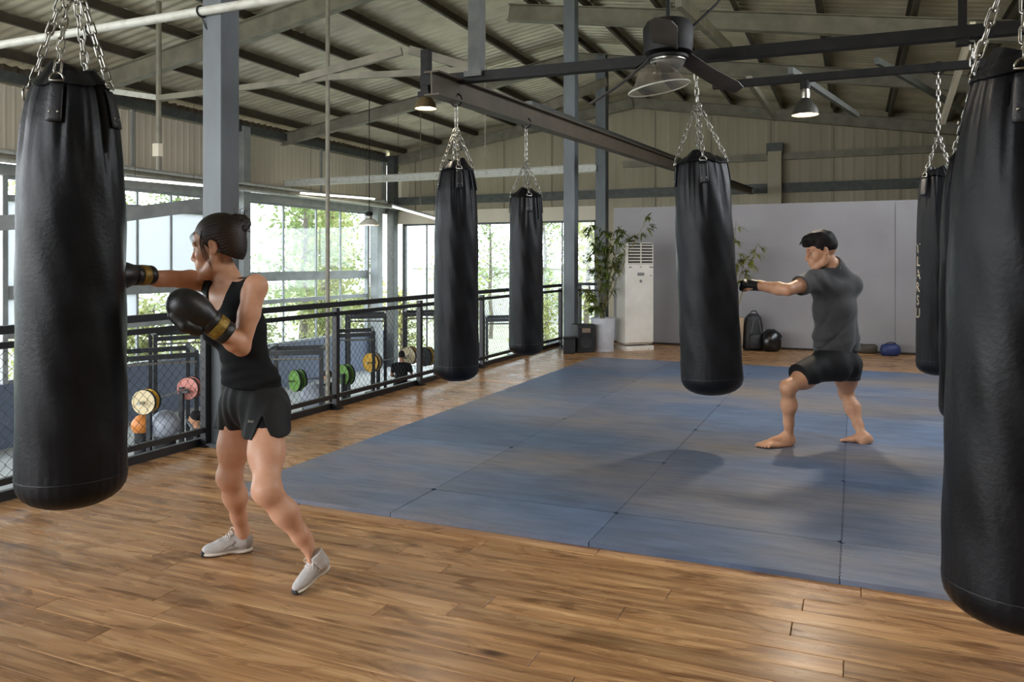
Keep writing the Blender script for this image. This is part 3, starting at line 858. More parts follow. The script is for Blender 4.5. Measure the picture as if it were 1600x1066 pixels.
make_bag(hang_at(1519, 400, 5.4, 2.98), .338, 2.23, .203, 'black bag half hidden between the lettered bag and the front right bag', 2.60, 6, rot0=radians(-40))
make_bag(hang_at(1608, 400, 2.58, 3.05), .262, 2.13, .222, 'huge black leather bag cut by the right frame edge', 2.55, 8, rot0=radians(-96), hook=2, tilt=(0, .012))

# ------------------------------------------------------------------ pendant lamps
M_['lamp_shade'] = mat('bronze_shade', (120, 104, 78), rough=.35, metal=.6)
M_['lamp_dark'] = mat('grey_shade', (70, 70, 66), rough=.4, metal=.5)
M_['lamp_white'] = mat('white_enamel', (235, 230, 215), rough=.4)
def pendant(p, r, label, m, ztop, power, h=.16):
    o = empty('pendant_lamp', p, 0, label, 'lamp', 'pendant lamps')
    MB().lathe([(r, 0), (r * .97, .012), (r * .86, h * .4), (r * .62, h * .72), (r * .34, h * .95), (r * .2, h)], 28, cap=False).build('lamp_shade', M_[m], o, True, 60)
    MB().lathe([(r * .965, .002), (r * .83, h * .38), (r * .58, h * .7), (r * .0, h * .85)], 28, cap=False).build('reflector', M_['lamp_white'], o, True, 60)
    MB().ell((0, 0, .028), (r * .55, r * .55, .035), 16, 8).build('bulb', M_['lamp_in'], o, True)
    MB().lathe([(r * .32, h), (r * .34, h + .05), (r * .3, h + .09)], 20).build('neck', M_['chrome'], o, True)
    MB().lathe([(r * .36, h + .09), (r * .36, h + .17), (r * .2, h + .19)], 20).build('socket', M_['black_bar'], o, True)
    MB().cyl((0, 0, h + .18), (0, 0, ztop - p[2]), .012, 8).build('stem', M_['black_bar'], o)
    l = bpy.data.lights.new('lamp_light', 'SPOT'); l.energy = power; l.color = (1, .86, .68); l.shadow_soft_size = .1; l.spot_size = radians(150); l.spot_blend = .6
    lo = bpy.data.objects.new('lamp_light', l); COL.objects.link(lo); lo.parent = o; lo.location = (0, 0, -.015)
    return o
p = onY(1258, 180, 8.07); pendant(p, .128, 'grey dome pendant lamp on the rail right of the fan', 'lamp_dark', 3.22, 200)
p = W(665, 170, 7.09); pendant(p, .1, 'small bronze dome pendant lamp at the left end of the black rail', 'lamp_shade', 3.05, 60, .13)
for x_, lb in ((-.75, 'added unseen dome lamp on the front bag rail over the plank floor'), (1.6, 'added unseen dome lamp on the front bag rail at its right end')):
    pendant(Vector((x_, 3.04, 2.78)), .13, lb, 'lamp_dark', 3.1, 45)  # unseen lamps added as warm key light on the woman and front floor
p = W(684, 290, 24); 
# ------------------------------------------------------------------ ceiling fan
M_['fan_blade'] = mat('fan_blade', (72, 68, 62), (54, 50, 46), rough=.5, scale=5)
M_['clear'] = glass_mat('clear_shade', tint=(214, 210, 204), alpha=.12, rough=.15)
FD = 5.55
fp = W(1044, 72, FD)
fn = empty('ceiling_fan', fp, 0, 'dark three-bladed ceiling fan with a clear bell shade', 'fan')
MB().lathe([(.1, -.07), (.165, -.05), (.17, .0), (.175, .12), (.15, .165), (.05, .18)], 32).build('motor', M_['black_bar'], fn, True, 50)
MB().lathe([(.12, -.07), (.14, -.075), (.14, -.095), (.11, -.1)], 32).build('switch_housing', M_['black_bar'], fn, True, 50)
MB().cyl((0, 0, .17), (0, 0, roof_z(fp.x) - fp.z - .15), .016, 10).build('down_rod', M_['black_bar'], fn)
MB().lathe([(.0, -.19), (.05, -.185), (.09, -.165), (.112, -.13), (.118, -.1)], 28, cap=False).build('light_dome', mat('dome_glass', (112, 112, 108), rough=.12, spec=.8), fn, True)
MB().lathe([(.116, -.115), (.124, -.108), (.124, -.092), (.112, -.088)], 28).build('dome_rim', M_['chrome'], fn, True)
for k, (tip, root_, w0, w1) in enumerate((((-.12, -.46, .05), (-.04, -.12, -.03), .17, .2), ((-.53, .22, -.36), (-.1, .08, -.05), .09, .11), ((.56, .2, -.26), (.11, .06, -.05), .14, .15))):
    # tip and root given along the fan's own right, back and up
    T = R_ * tip[0] + F_ * tip[1] + Vector((0, 0, tip[2])); B_ = R_ * root_[0] + F_ * root_[1] + Vector((0, 0, root_[2]))
    ax = (T - B_).normalized(); sd_ = ax.cross(Vector((0, 0, 1))).normalized(); up_ = sd_.cross(ax)
    sd_ = sd_ * cos(.3 if k != 1 else .12) + up_ * sin(.3 if k != 1 else .12); nr_ = sd_.cross(ax)
    vs, N_ = [], 9
    for i in range(N_):
        f = i / (N_ - 1); w = (w0 + (w1 - w0) * f) / 2 * (1 - .45 * max(0, f - .86) / .14); c_ = B_.lerp(T, f) + nr_ * (-.02 * sin(pi * f))
        for s_, zo in ((-1, 0), (1, 0), (1, -.007), (-1, -.007)): vs.append(c_ + sd_ * s_ * w + nr_ * zo)
    ff = [(i * 4 + c, i * 4 + (c + 1) % 4, (i + 1) * 4 + (c + 1) % 4, (i + 1) * 4 + c) for i in range(N_ - 1) for c in range(4)] + [(3, 2, 1, 0), tuple((N_ - 1) * 4 + c for c in range(4))]
    b = MB().add(vs, ff).build('blade', M_['fan_blade'], fn)
    MB().bar(B_ * .55, B_ + (T - B_) * .25 - nr_ * -.006, .045, .012).build('blade_arm', M_['black_bar'], b)
sd = MB().lathe([(.205, 0), (.215, .005), (.2, .012), (.17, .045), (.14, .1), (.1, .15), (.065, .175), (.03, .182)], 32, cap=False)
so = sd.build('glass_shade', M_['milky'], fn, True, 60); q = W(1030, 139, FD - .05) - fp; so.location = (q.x, q.y, q.z); so.rotation_euler = (.06, -.16, 0)
q = MB(); q.tube([(.213 * cos(t), .213 * sin(t), .004) for t in np.linspace(0, 2 * pi, 36, endpoint=False)], .0055, 6, False, True)
q.build('shade_rim', M_['pipe'], so, True)
q = MB(); q.tube([(0, 0, .178), (.02, .02, .2), (.05, .03, .24)], .01, 6); q.build('shade_arm', M_['black_bar'], so)
MB().ell((0, 0, .11), (.035, .035, .05), 14, 8).build('bulb', M_['milky'], so, True)
q = MB(); q.tube([W(1078, 45, 5.55), W(1092, 32, 5.55), W(1118, 8, 5.6), W(1150, -30, 5.7), W(1200, -110, 6.0)], .009, 6)
tag(q.build('cable', M_['black_bar'], None, True), 'black cable running from the fan up to the roof', 'cable')
# tube lights of the hall
def tube_light(a, b, label):
    a, b = Vector(a), Vector(b); c = (a + b) / 2
    o = empty('tube_light', c, 0, label, 'lamp', 'tube lights')
    MB().tube([a - c, b - c], .03, 8).build('tube', M_['tube_on'], o, True)
    MB().bar(a - c + Vector((0, 0, .06)), b - c + Vector((0, 0, .06)), .1, .04).build('fixture', M_['frame_grey'], o)
    q = MB()
    for f in (.12, .88):
        e = a.lerp(b, f); q.cyl(e - c + Vector((0, 0, .07)), Vector((e.x - c.x, e.y - c.y, roof_z(e.x) - c.z)), .006, 5)
    q.build('suspension', M_['wire'], o)
p1, p2 = onX(470, 302, -15.9), onX(585, 311, -15.9)
tube_light(p1, p2, 'lit tube light along the left wall above the long window')
tube_light(W(614, 323, 25.5), W(688, 344, 23), 'lit tube light slanting in front of the far window')
p1, p2 = onX(195, 279, -15.8), onX(316, 290, -15.8); tube_light(p1, p2, 'lit tube light above the translucent panels')
p1 = W(577, 352, 23); pd = pendant(p1, .3, 'small pale pendant lamp in front of the long window corner', 'lamp_white', roof_z(p1.x) - .1, 10, .2)

# ------------------------------------------------------------------ things by the back partition
G = lambda u, v: W(u, v, CAM_H * FOCAL / (v - 410))
acp = G(992, 546)
ac = empty('air_conditioner', acp, radians(46), 'tall white standing air conditioner with dark louvres by the partition', 'air conditioner')
w_, d_, h_ = .54, .34, 1.78
MB().box((0, 0, h_ / 2 + .05), (w_, d_, h_ - .1), bev=.03).build('cabinet', M_['white_plastic'], ac, True, 30)
q = MB(); q.box((0, .0, .035), (w_ * .98, d_ * .96, .07)); q.box((-.2, -.02, .02), (.09, d_, .04)); q.box((.2, -.02, .02), (.09, d_, .04)); q.build('foot', M_['white_plastic'], ac)
MB().box((0, -d_ / 2 - .004, .78), (w_ * .9, .02, 1.3), bev=.006).build('front_panel', M_['white_plastic'], ac, True, 30)
MB().box((0, -d_ / 2 - .0, 1.585), (w_ * .84, .012, .35)).build('grille_recess', M_['black'], ac)
for k in range(7):
    q = MB(); q.box((0, -d_ / 2 - .012, 1.43 + k * .05), (w_ * .84, .03, .014), Matrix.Rotation(.5, 3, 'X')); q.build('louvre', M_['white_plastic'], ac)
MB().box((.0, -d_ / 2 - .016, 1.585), (.014, .02, .36)).build('grille_bar', M_['white_plastic'], ac)
M_['grey_mark'] = mat('grey_marking', (120, 118, 114), rough=.5)
q = MB(); q.box((0, -d_ / 2 - .016, 1.255), (.13, .008, .05), bev=.003); q.build('display', M_['grey_mark'], ac)
q = MB()
for x, z, a, b in ((-.2, 1.37, .05, .022), (.2, 1.37, .07, .022), (.0, 1.375, .04, .014), (.19, 1.23, .03, .016)): q.box((x, -d_ / 2 - .0155, z), (a, .006, b))
q.build('sticker', M_['grey_mark'], ac)
MB().lathe([(.026, 0), (.026, .006)], 20, (0, -d_ / 2 - .012, 1.14), Matrix.Rotation(pi / 2, 3, 'X')).build('emblem', M_['grey_mark'], ac)

M_['pot'] = mat('white_pot', (196, 198, 204), (172, 174, 180), rough=.45, scale=4)
M_['pot_tan'] = mat('tan_pot', (190, 168, 138), rough=.6)
M_['soil'] = mat('soil', (60, 46, 34), rough=.95)
M_['cane'] = mat('bamboo_cane', (132, 118, 70), (104, 100, 58), rough=.5, scale=6)
def leaf_mat(name, c1, c2):
    m = mat(name, c1, c2, rough=.5, scale=3, rnd=0)
    nt = m.node_tree; N = nt.nodes; L = nt.links; p = N['Principled BSDF']
    out = [n for n in N if n.type == 'OUTPUT_MATERIAL'][0]
    tl = N.new('ShaderNodeBsdfTranslucent'); mx = N.new('ShaderNodeMixShader'); mx.inputs[0].default_value = .4
    L.new(p.inputs['Base Color'].links[0].from_socket, tl.inputs[0])
    L.new(p.outputs[0], mx.inputs[1]); L.new(tl.outputs[0], mx.inputs[2]); L.new(mx.outputs[0], out.inputs[0])
    return m
M_['bamboo'] = leaf_mat('bamboo_leaf', (112, 120, 54), (78, 96, 44))
M_['bamboo2'] = leaf_mat('yellow_bamboo_leaf', (150, 150, 72), (112, 120, 56))
def leaf(q, p, d, up, L, w):
    d = d.normalized(); s = d.cross(up); 
    if s.length < 1e-3: s = d.orthogonal()
    s.normalize(); n = s.cross(d)
    a = p; m1 = p + d * L * .35 + n * L * .05; m2 = p + d * L * .7 + n * L * .02; t = p + d * L - n * L * .1
    q.add([a, m1 + s * w, m1 - s * w, m2 + s * w * .7, m2 - s * w * .7, t], [(0, 2, 1), (1, 2, 4, 3), (3, 4, 5)])
def bamboo(name, p, label, pot_m, stems, seed, mleaf, pr=.2, ph=.54):
    r = random.Random(seed)
    o = empty(name, p, 0, label, 'plant', 'potted bamboo by the partition')
    MB().lathe([(pr * .82, 0), (pr * .86, .02), (pr * .98, ph * .9), (pr, ph), (pr * .93, ph), (pr * .9, ph - .05), (0, ph - .05)], 32).build('pot', M_[pot_m], o, True, 40)
    MB().lathe([(pr * .9, .0), (pr * .9, .03)], 28, (0, 0, 0)).build('saucer', M_[pot_m], o, True, 40)
    MB().lathe([(pr * .9, ph - .045), (0, ph - .03)], 20).build('soil', M_['soil'], o)
    for (top, n, lo, spread) in stems:
        top = Vector(top); b = Vector((r.uniform(-.05, .05), r.uniform(-.05, .05), ph - .05))
        pts = [b + (top - b) * t + Vector((0, 0, .12 * sin(pi * t))) + Vector((r.uniform(-.012, .012), r.uniform(-.012, .012), 0)) for t in np.linspace(0, 1, 10)]
        q = MB(); q.tube(pts, [.011 * (1 - .6 * i / 9) for i in range(10)], 6)
        f = MB()
        for k in range(n):
            t = lo + (1 - lo) * (k + r.random()) / n
            i = min(int(t * 9), 8); base = pts[i].lerp(pts[i + 1], t * 9 - i)
            a = r.uniform(0, 2 * pi); bl = spread * r.uniform(.4, 1.1) * (1.15 - .6 * t)
            dirv = Vector((cos(a), sin(a), r.uniform(-.1, .55)))
            e = base + dirv * bl
            if r.random() < .5: e = e + Vector((0, 0, -.06))
            q.tube([base, base + dirv * bl * .5 + Vector((0, 0, .02)), e], .0025, 3, False)
            for _ in range(r.randint(13, 18)):
                fpos = base.lerp(e, r.uniform(.35, 1.02))
                dd = Vector((dirv.x + r.uniform(-.8, .8), dirv.y + r.uniform(-.8, .8), r.uniform(-.9, .25)))
                leaf(f, fpos, dd, Vector((0, 0, 1)), r.uniform(.11, .19), r.uniform(.011, .017))
        q.build('cane', M_['cane'], o, True)
        tag(f.build('foliage', M_[mleaf], o), kind='stuff')
    return o
def rel(p0, u, v, d): q = W(u, v, d) - Vector(p0); return (q.x, q.y, q.z)
pp = G(942, 548); 
bamboo('potted_bamboo', pp, 'dense green bamboo in a white pot left of the air conditioner', 'pot',
       [(rel(pp, 922, 345, 12.9), 13, .38, .22), (rel(pp, 945, 350, 13.0), 15, .35, .26), (rel(pp, 972, 352, 13.0), 14, .42, .25), (rel(pp, 1014, 338, 12.9), 10, .5, .17),
        (rel(pp, 930, 395, 12.8), 14, .3, .24), (rel(pp, 915, 452, 12.7), 10, .35, .2), (rel(pp, 955, 385, 12.9), 14, .3, .25), (rel(pp, 985, 365, 13.1), 10, .5, .22), (rel(pp, 926, 480, 12.7), 8, .3, .16)], 5, 'bamboo')
pp = G(1143, 547)
bamboo('potted_bamboo', pp, 'thin yellowish bamboo in a tan pot behind the bag the man hits', 'pot_tan',
       [(rel(pp, 1150, 345, 13.0), 8, .4, .16), (rel(pp, 1185, 380, 12.9), 7, .55, .14), (rel(pp, 1168, 400, 12.8), 9, .45, .18), (rel(pp, 1120, 360, 13.0), 8, .4, .2)], 9, 'bamboo2')
# speaker box
sp = G(911, 550)
o = empty('speaker_box', sp, radians(38), 'black speaker box on the floor left of the white pot', 'speaker')
MB().box((0, 0, .23), (.3, .28, .45), bev=.012).build('cabinet', M_['dark_plastic'], o, True, 30)
MB().box((0, -.145, .22), (.26, .012, .36), bev=.004).build('grille', M_['black'], o)
MB().box((0, -.153, .36), (.14, .006, .07)).build('badge', mat('badge', (120, 104, 88), rough=.5), o)
MB().lathe([(.1, 0), (.1, .008), (.06, .002), (0, .01)], 24, (0, -.15, .18), Matrix.Rotation(pi / 2, 3, 'X')).build('cone', M_['dark_plastic'], o, True)
o2 = empty('cable_box', G(889, 552), radians(20), 'low black box by the foot of the railing corner column', 'box')
MB().box((0, 0, .12), (.18, .24, .24), bev=.01).build('case', M_['dark_plastic'], o2, True, 30)
MB().box((0, 0, .245), (.19, .25, .02), bev=.004).build('lid', M_['black'], o2)
# bags on the floor
def blob(prof_w, prof_d, hs, n=20, power=2.6):
    """stack of rounded-rectangle rings"""
    vs = []
    for w, d, h in zip(prof_w, prof_d, hs):
        for k in range(n):
            a = 2 * pi * k / n; c, s = cos(a), sin(a)
            rr = (abs(c) ** power + abs(s) ** power) ** (-1 / power)
            vs.append((w * rr * c, d * rr * s, h))
    fs = [(i * n + k, i * n + (k + 1) % n, (i + 1) * n + (k + 1) % n, (i + 1) * n + k) for i in range(len(hs) - 1) for k in range(n)]
    fs += [tuple(range(n - 1, -1, -1)), tuple((len(hs) - 1) * n + k for k in range(n))]
    return MB().add(vs, fs)
M_['nylon'] = mat('black_nylon', (24, 24, 26), (38, 38, 40), rough=.6, scale=6, bump=.2, bscale=25)
M_['gloss_black'] = mat('gloss_black', (18, 17, 17), rough=.22)
bp = G(1177, 547)
o = empty('backpack', bp, radians(35), 'black backpack standing against the grey partition', 'bag')
blob([.14, .165, .165, .155, .13, .08], [.09, .11, .11, .1, .08, .04], [0, .05, .25, .42, .54, .6]).build('body', M_['nylon'], o, True, 80)
blob([.11, .13, .12, .1], [.05, .065, .06, .03], [.03, .06, .24, .28]).build('front_pocket', M_['nylon'], o, True, 80, (0, -.11, 0))
q = MB(); q.tube([(.06 * cos(t), -.02, .6 + .05 * sin(t)) for t in np.linspace(0, pi, 8)], .009, 6); q.build('handle', M_['webbing'], o, True)
q = MB(); q.tube([(-.13 + .01 * i, -.1, .1 + .05 * i) for i in range(9)], .004, 4); q.tube([(.13 - .01 * i, -.1, .1 + .05 * i) for i in range(9)], .004, 4); q.build('zip', M_['grey_mark'], o)
bp = G(1205, 549)
o = empty('gym_bag', bp, radians(25), 'glossy black round gym bag right of the backpack', 'bag')
blob([.1, .15, .16, .13, .06], [.09, .13, .14, .11, .05], [0, .05, .17, .29, .36]).build('body', M_['gloss_black'], o, True, 80)
q = MB(); q.tube([(.15 * cos(t), -.06, .2 + .14 * sin(t)) for t in np.linspace(.2, pi - .2, 10)], .012, 6); q.build('strap', M_['webbing'], o, True)
bp = G(1355, 552)
o = empty('kit_pouch', bp, radians(20), 'flat olive brown kit pouch on the floor by the partition', 'bag')
blob([.13, .15, .15, .12], [.09, .1, .1, .07], [0, .03, .11, .15]).build('body', mat('olive', (58, 50, 38), rough=.6), o, True, 80)
q = MB(); q.tube([(-.11, -.06, .15), (0, -.08, .155), (.11, -.06, .15)], .006, 5); q.build('zip', M_['grey_mark'], o)
bp = G(1391, 556)
o = empty('kit_pouch', bp, radians(20), 'small rounded blue kit bag beside the olive pouch', 'bag')
blob([.11, .145, .15, .13, .07], [.08, .1, .11, .09, .04], [0, .04, .1, .16, .19]).build('body', mat('blue_nylon', (32, 46, 92), rough=.55), o, True, 80)
q = MB(); q.tube([(.07 * cos(t), -.03, .18 + .035 * sin(t)) for t in np.linspace(0, pi, 8)], .008, 5); q.build('handle', M_['webbing'], o, True)
# ------------------------------------------------------------------ people: smooth surfaces grown round a skeleton
def V3(*a): return np.array(a, dtype=np.float64)
def unit(v): v = np.asarray(v, float); return v / np.linalg.norm(v)
def cap(a, b, ra, rb=None): return ('c', np.asarray(a, float), np.asarray(b, float), ra, ra if rb is None else rb)
def ell(c, r, A=None): return ('e', np.asarray(c, float), np.asarray(r, float), np.eye(3) if A is None else np.asarray(A, float))
def prim_bounds(p):
    if p[0] == 'c':
        r = max(p[3], p[4]); return np.minimum(p[1], p[2]) - r, np.maximum(p[1], p[2]) + r
    e = np.sqrt(((p[3] * p[2][None, :]) ** 2).sum(1)); return p[1] - e, p[1] + e
def prim_eval(p, x, y, z):
    if p[0] == 'c':
        a, b = p[1], p[2]; d = b - a; dd = max(d @ d, 1e-9)
        px, py, pz = x - a[0], y - a[1], z - a[2]
        t = np.clip((px * d[0] + py * d[1] + pz * d[2]) / dd, 0, 1)
        return np.sqrt((px - d[0] * t) ** 2 + (py - d[1] * t) ** 2 + (pz - d[2] * t) ** 2) - (p[3] + (p[4] - p[3]) * t)
    c, r, A = p[1], p[2], p[3]
    px, py, pz = x - c[0], y - c[1], z - c[2]
    l = [(px * A[0, i] + py * A[1, i] + pz * A[2, i]) / r[i] for i in range(3)]
    k0 = np.sqrt(l[0] ** 2 + l[1] ** 2 + l[2] ** 2) + 1e-9
    k1 = np.sqrt((l[0] / r[0]) ** 2 + (l[1] / r[1]) ** 2 + (l[2] / r[2]) ** 2) + 1e-9
    return k0 * (k0 - 1) / k1
class SDF:
    def __init__(s, lo, hi, h):
        s.lo = np.asarray(lo, float); s.h = h
        s.n = np.ceil((np.asarray(hi, float) - s.lo) / h).astype(int) + 1
        s.ax = [s.lo[i] + h * np.arange(s.n[i]) for i in range(3)]
        s.D = np.full(s.n, .2, np.float32)
    def _sub(s, lo, hi):
        a = np.clip(np.floor((lo - s.lo) / s.h).astype(int), 0, s.n); b = np.clip(np.ceil((hi - s.lo) / s.h).astype(int) + 1, 0, s.n)
        return tuple(slice(a[i], b[i]) for i in range(3))
    def xyz(s, sl=None):
        sl = sl or (slice(None),) * 3
        return s.ax[0][sl[0]][:, None, None], s.ax[1][sl[1]][None, :, None], s.ax[2][sl[2]][None, None, :]
    def add(s, p, k=.02, grow=0.0):
        lo, hi = prim_bounds(p); m = k + grow + 4 * s.h + .02; sl = s._sub(lo - m, hi + m)
        d = prim_eval(p, *s.xyz(sl)) - grow; D = s.D[sl]
        if k > 0:
            h = np.maximum(k - np.abs(D - d), 0) / k; s.D[sl] = np.minimum(D, d) - h * h * k * .25
        else: s.D[sl] = np.minimum(D, d)
        return s
    def cut(s, p, k=.01, grow=0.0):
        lo, hi = prim_bounds(p); m = k + grow + 3 * s.h; sl = s._sub(lo - m, hi + m)
        d = -(prim_eval(p, *s.xyz(sl)) - grow); D = s.D[sl]
        if k > 0:
            h = np.maximum(k - np.abs(D - d), 0) / k; s.D[sl] = np.maximum(D, d) + h * h * k * .25
        else: s.D[sl] = np.maximum(D, d)
        return s
    def plane(s, p, n):
        """keeps the side the normal points to"""
        x, y, z = s.xyz(); n = unit(n); d = -((x - p[0]) * n[0] + (y - p[1]) * n[1] + (z - p[2]) * n[2])
        s.D = np.maximum(s.D, d).astype(np.float32); return s
    def addall(s, L, grow=0.0):
        for p, k in L: s.add(p, k, grow)
        return s
    def mesh(s, name):
        D = s.D; S = D < 0
        S[0] = S[-1] = False; S[:, 0] = S[:, -1] = False; S[:, :, 0] = S[:, :, -1] = False
        c = np.zeros(np.array(D.shape) - 1, np.uint8)
        offs = [(i, j, k) for i in (0, 1) for j in (0, 1) for k in (0, 1)]
        nx, ny, nz = c.shape
        for i, j, k in offs: c += S[i:i + nx, j:j + ny, k:k + nz]
        act = (c > 0) & (c < 8); idx = np.argwhere(act)
        num = -np.ones(c.shape, np.int64); num[act] = np.arange(len(idx))
        pos = np.zeros((len(idx), 3)); cnt = np.zeros(len(idx))
        for a in offs:
            for ax in range(3):
                if a[ax] == 1: continue
                b = list(a); b[ax] = 1
                i0 = idx + np.array(a); i1 = idx + np.array(b)
                d0 = D[i0[:, 0], i0[:, 1], i0[:, 2]]; d1 = D[i1[:, 0], i1[:, 1], i1[:, 2]]
                s0 = S[i0[:, 0], i0[:, 1], i0[:, 2]]; s1 = S[i1[:, 0], i1[:, 1], i1[:, 2]]
                m = s0 != s1
                if not m.any(): continue
                t = np.clip(d0[m] / (d0[m] - d1[m] + 1e-12), 0, 1)
                q = np.tile(np.array(a, float), (m.sum(), 1)); q[:, ax] = t
                pos[m] += q; cnt[m] += 1
        v = s.lo + (idx + pos / np.maximum(cnt, 1)[:, None]) * s.h
        faces = []
        for ax in range(3):
            o1, o2 = [(1, 2), (2, 0), (0, 1)][ax]
            sl0 = [slice(None)] * 3; sl1 = [slice(None)] * 3
            sl0[ax] = slice(0, -1); sl1[ax] = slice(1, None)
            ch = S[tuple(sl0)] != S[tuple(sl1)]
            e = np.argwhere(ch); e = e[(e[:, o1] > 0) & (e[:, o2] > 0) & (e[:, o1] < D.shape[o1] - 1) & (e[:, o2] < D.shape[o2] - 1)]
            u1 = np.zeros(3, int); u1[o1] = 1; u2 = np.zeros(3, int); u2[o2] = 1
            def g(q): return num[q[:, 0], q[:, 1], q[:, 2]]
            quad = np.stack([g(e - u1 - u2), g(e - u2), g(e), g(e - u1)], 1)
            inside = S[e[:, 0], e[:, 1], e[:, 2]]
            quad[~inside] = quad[~inside][:, ::-1]
            faces.append(quad)
        f = np.concatenate(faces); f = f[(f >= 0).all(1)]
        return v, f
def sdf_mesh(name, parts, smooth_it=2):
    """one mesh from several fields"""
    vs, fs, b = [], [], 0
    for s in parts:
        v, f = s.mesh(name); vs.append(v); fs.append(f + b); b += len(v)
    v = np.concatenate(vs); f = np.concatenate(fs)
    # light smoothing along the edges
    e = np.concatenate([f[:, [i, (i + 1) % 4]] for i in range(4)])
    for _ in range(smooth_it):
        acc = np.zeros_like(v); n = np.zeros(len(v))
        for a, c in ((0, 1), (1, 0)):
            np.add.at(acc, e[:, a], v[e[:, c]]); np.add.at(n, e[:, a], 1)
        v = v * .5 + .5 * acc / np.maximum(n, 1)[:, None]
    me = bpy.data.meshes.new(name); me.vertices.add(len(v)); me.vertices.foreach_set('co', v.astype(np.float32).ravel())
    me.loops.add(f.size); me.loops.foreach_set('vertex_index', f.astype(np.int32).ravel())
    me.polygons.add(len(f)); me.polygons.foreach_set('loop_start', np.arange(0, f.size, 4, dtype=np.int32))
    me.update(calc_edges=True); me.validate()
    me.polygons.foreach_set('use_smooth', np.ones(len(f), bool)); me.update()
    return me

M_['skin_w'] = mat('skin_fair', (212, 164, 136), (202, 150, 122), rough=.45, scale=14, spec=.4, bump=.04, bscale=220)
M_['skin_m'] = mat('skin_tan', (204, 156, 124), (192, 140, 108), rough=.48, scale=14, spec=.4, bump=.05, bscale=200)
M_['lip'] = mat('lip', (178, 104, 92), rough=.4)
M_['eye'] = mat('eye_white', (225, 220, 214), rough=.2)
M_['iris'] = mat('iris', (38, 24, 18), rough=.15)
def hair_mat(name, c1, c2):
    m = mat(name, c1, c2, rough=.5, scale=5, stretch=(1, 1, 1), spec=.35)
    nt = m.node_tree; N = nt.nodes; L = nt.links; p = N['Principled BSDF']
    tc = N.new('ShaderNodeTexCoord'); mp2 = N.new('ShaderNodeMapping'); mp2.inputs['Scale'].default_value = (7, 60, 95); mp2.inputs['Rotation'].default_value = (0, .25, 0)
    wv = N.new('ShaderNodeTexNoise'); wv.inputs['Scale'].default_value = 1.6; wv.inputs['Detail'].default_value = 4; wv.inputs['Distortion'].default_value = .4
    L.new(tc.outputs['Object'], mp2.inputs[0]); L.new(mp2.outputs[0], wv.inputs['Vector'])
    bu = N.new('ShaderNodeBump'); bu.inputs['Strength'].default_value = .5; bu.inputs['Distance'].default_value = .003
    L.new(wv.outputs['Fac'], bu.inputs['Height']); L.new(bu.outputs[0], p.inputs['Normal'])
    return m
M_['hair_w'] = hair_mat('dark_brown_hair', (26, 18, 14), (46, 32, 25))
M_['hair_m'] = mat('black_hair', (14, 12, 11), (28, 24, 22), rough=.65, scale=30, stretch=(1, 1, 2), bump=.25, bscale=90, spec=.25)
M_['black_cloth'] = mat('black_jersey', (13, 14, 17), (18, 19, 22), rough=.85, scale=9, bump=.12, bscale=14, spec=.25)
M_['black_nylon'] = mat('black_shorts', (13, 13, 15), (19, 20, 22), rough=.7, scale=7, bump=.15, bscale=12, spec=.35)
M_['grey_tee'] = mat('charcoal_tee', (50, 50, 52), (60, 59, 60), rough=.8, scale=10, bump=.15, bscale=14, sheen=.2)
M_['gold'] = mat('gold_strap', (150, 122, 48), (112, 90, 34), rough=.4, metal=.35, scale=60, bump=.3, bscale=160)

def head_prims(o, A, s, male=False):
    """o: point between the ears; A: columns forward, left, up; s: scale. Returns (skin adds, cuts, details)"""
    P = lambda x, y, z: np.asarray(o) + A @ (np.array((x, y, z)) * s)
    E = lambda c, r: ell(P(*c), np.array(r) * s, A)
    C = lambda a, b, ra, rb=None: cap(P(*a), P(*b), ra * s, (ra if rb is None else rb) * s)
    w = 1.06 if male else 1.0
    L = [(E((-.012, 0, .035), (.096, .074, .088)), .01), (E((.028, 0, -.03), (.060, .056 * w, .072)), .03),
         (E((.045, 0, .045), (.046, .058, .048)), .03), (E((.066, 0, -.1), (.024, .024 * w, .02)), .03)]
    for q in (-1, 1):
        L += [(C((-.005, q * .05 * w, -.04), (.02, q * .048 * w, -.082), .018, .018), .025), (C((.02, q * .046 * w, -.082), (.07, q * .014, -.104), .017, .019), .025),
              (E((.052, q * .044, -.022), (.03, .02, .026)), .025),
              (C((.094, q * .01, .026), (.074, q * .046, .026), .009, .009), .018)]
    L += [(C((.092, 0, .012), (.112, 0, -.03), .0075, .0105), .014), (E((.098, 0, -.036), (.015, .0165, .01)), .01),
          (E((.080, 0, -.064), (.023, .028, .026)), .025), (C((.1, .003, -.058), (.1, -.003, -.058), .006, .006), .012), (C((.097, .004, -.074), (.097, -.004, -.074), .007, .007), .012)]
    cuts = []
    for q in (-1, 1):
        cuts += [(ell(P(.1, q * .033, .006), np.array((.013, .015, .009)) * s, A), .014)]
    eyes = []
    for q in (-1, 1): eyes += [(E((.0745, q * .032, .004), (.0145, .0155, .0125)), .006)]
    slits = [(ell(P(.088, q * .037, -.001), np.array((.014, .014, .0042)) * s, A), .002) for q in (-1, 1)]
    ears = []
    for q in (-1, 1):
        B = A @ np.array(Matrix.Rotation(q * .35, 3, 'Z') @ Matrix.Rotation(.25, 3, 'Y'))
        ears += [('add', ell(P(-.012, q * .079, .004), np.array((.0165, .006, .0275)) * s, B), .006), ('add', ell(P(-.008, q * .078, -.02), np.array((.011, .007, .014)) * s, B), .006),
                 ('cut', ell(P(-.007, q * .087, .007), np.array((.009, .007, .017)) * s, B), .004)]
    return P, E, C, L, cuts, eyes, slits, ears
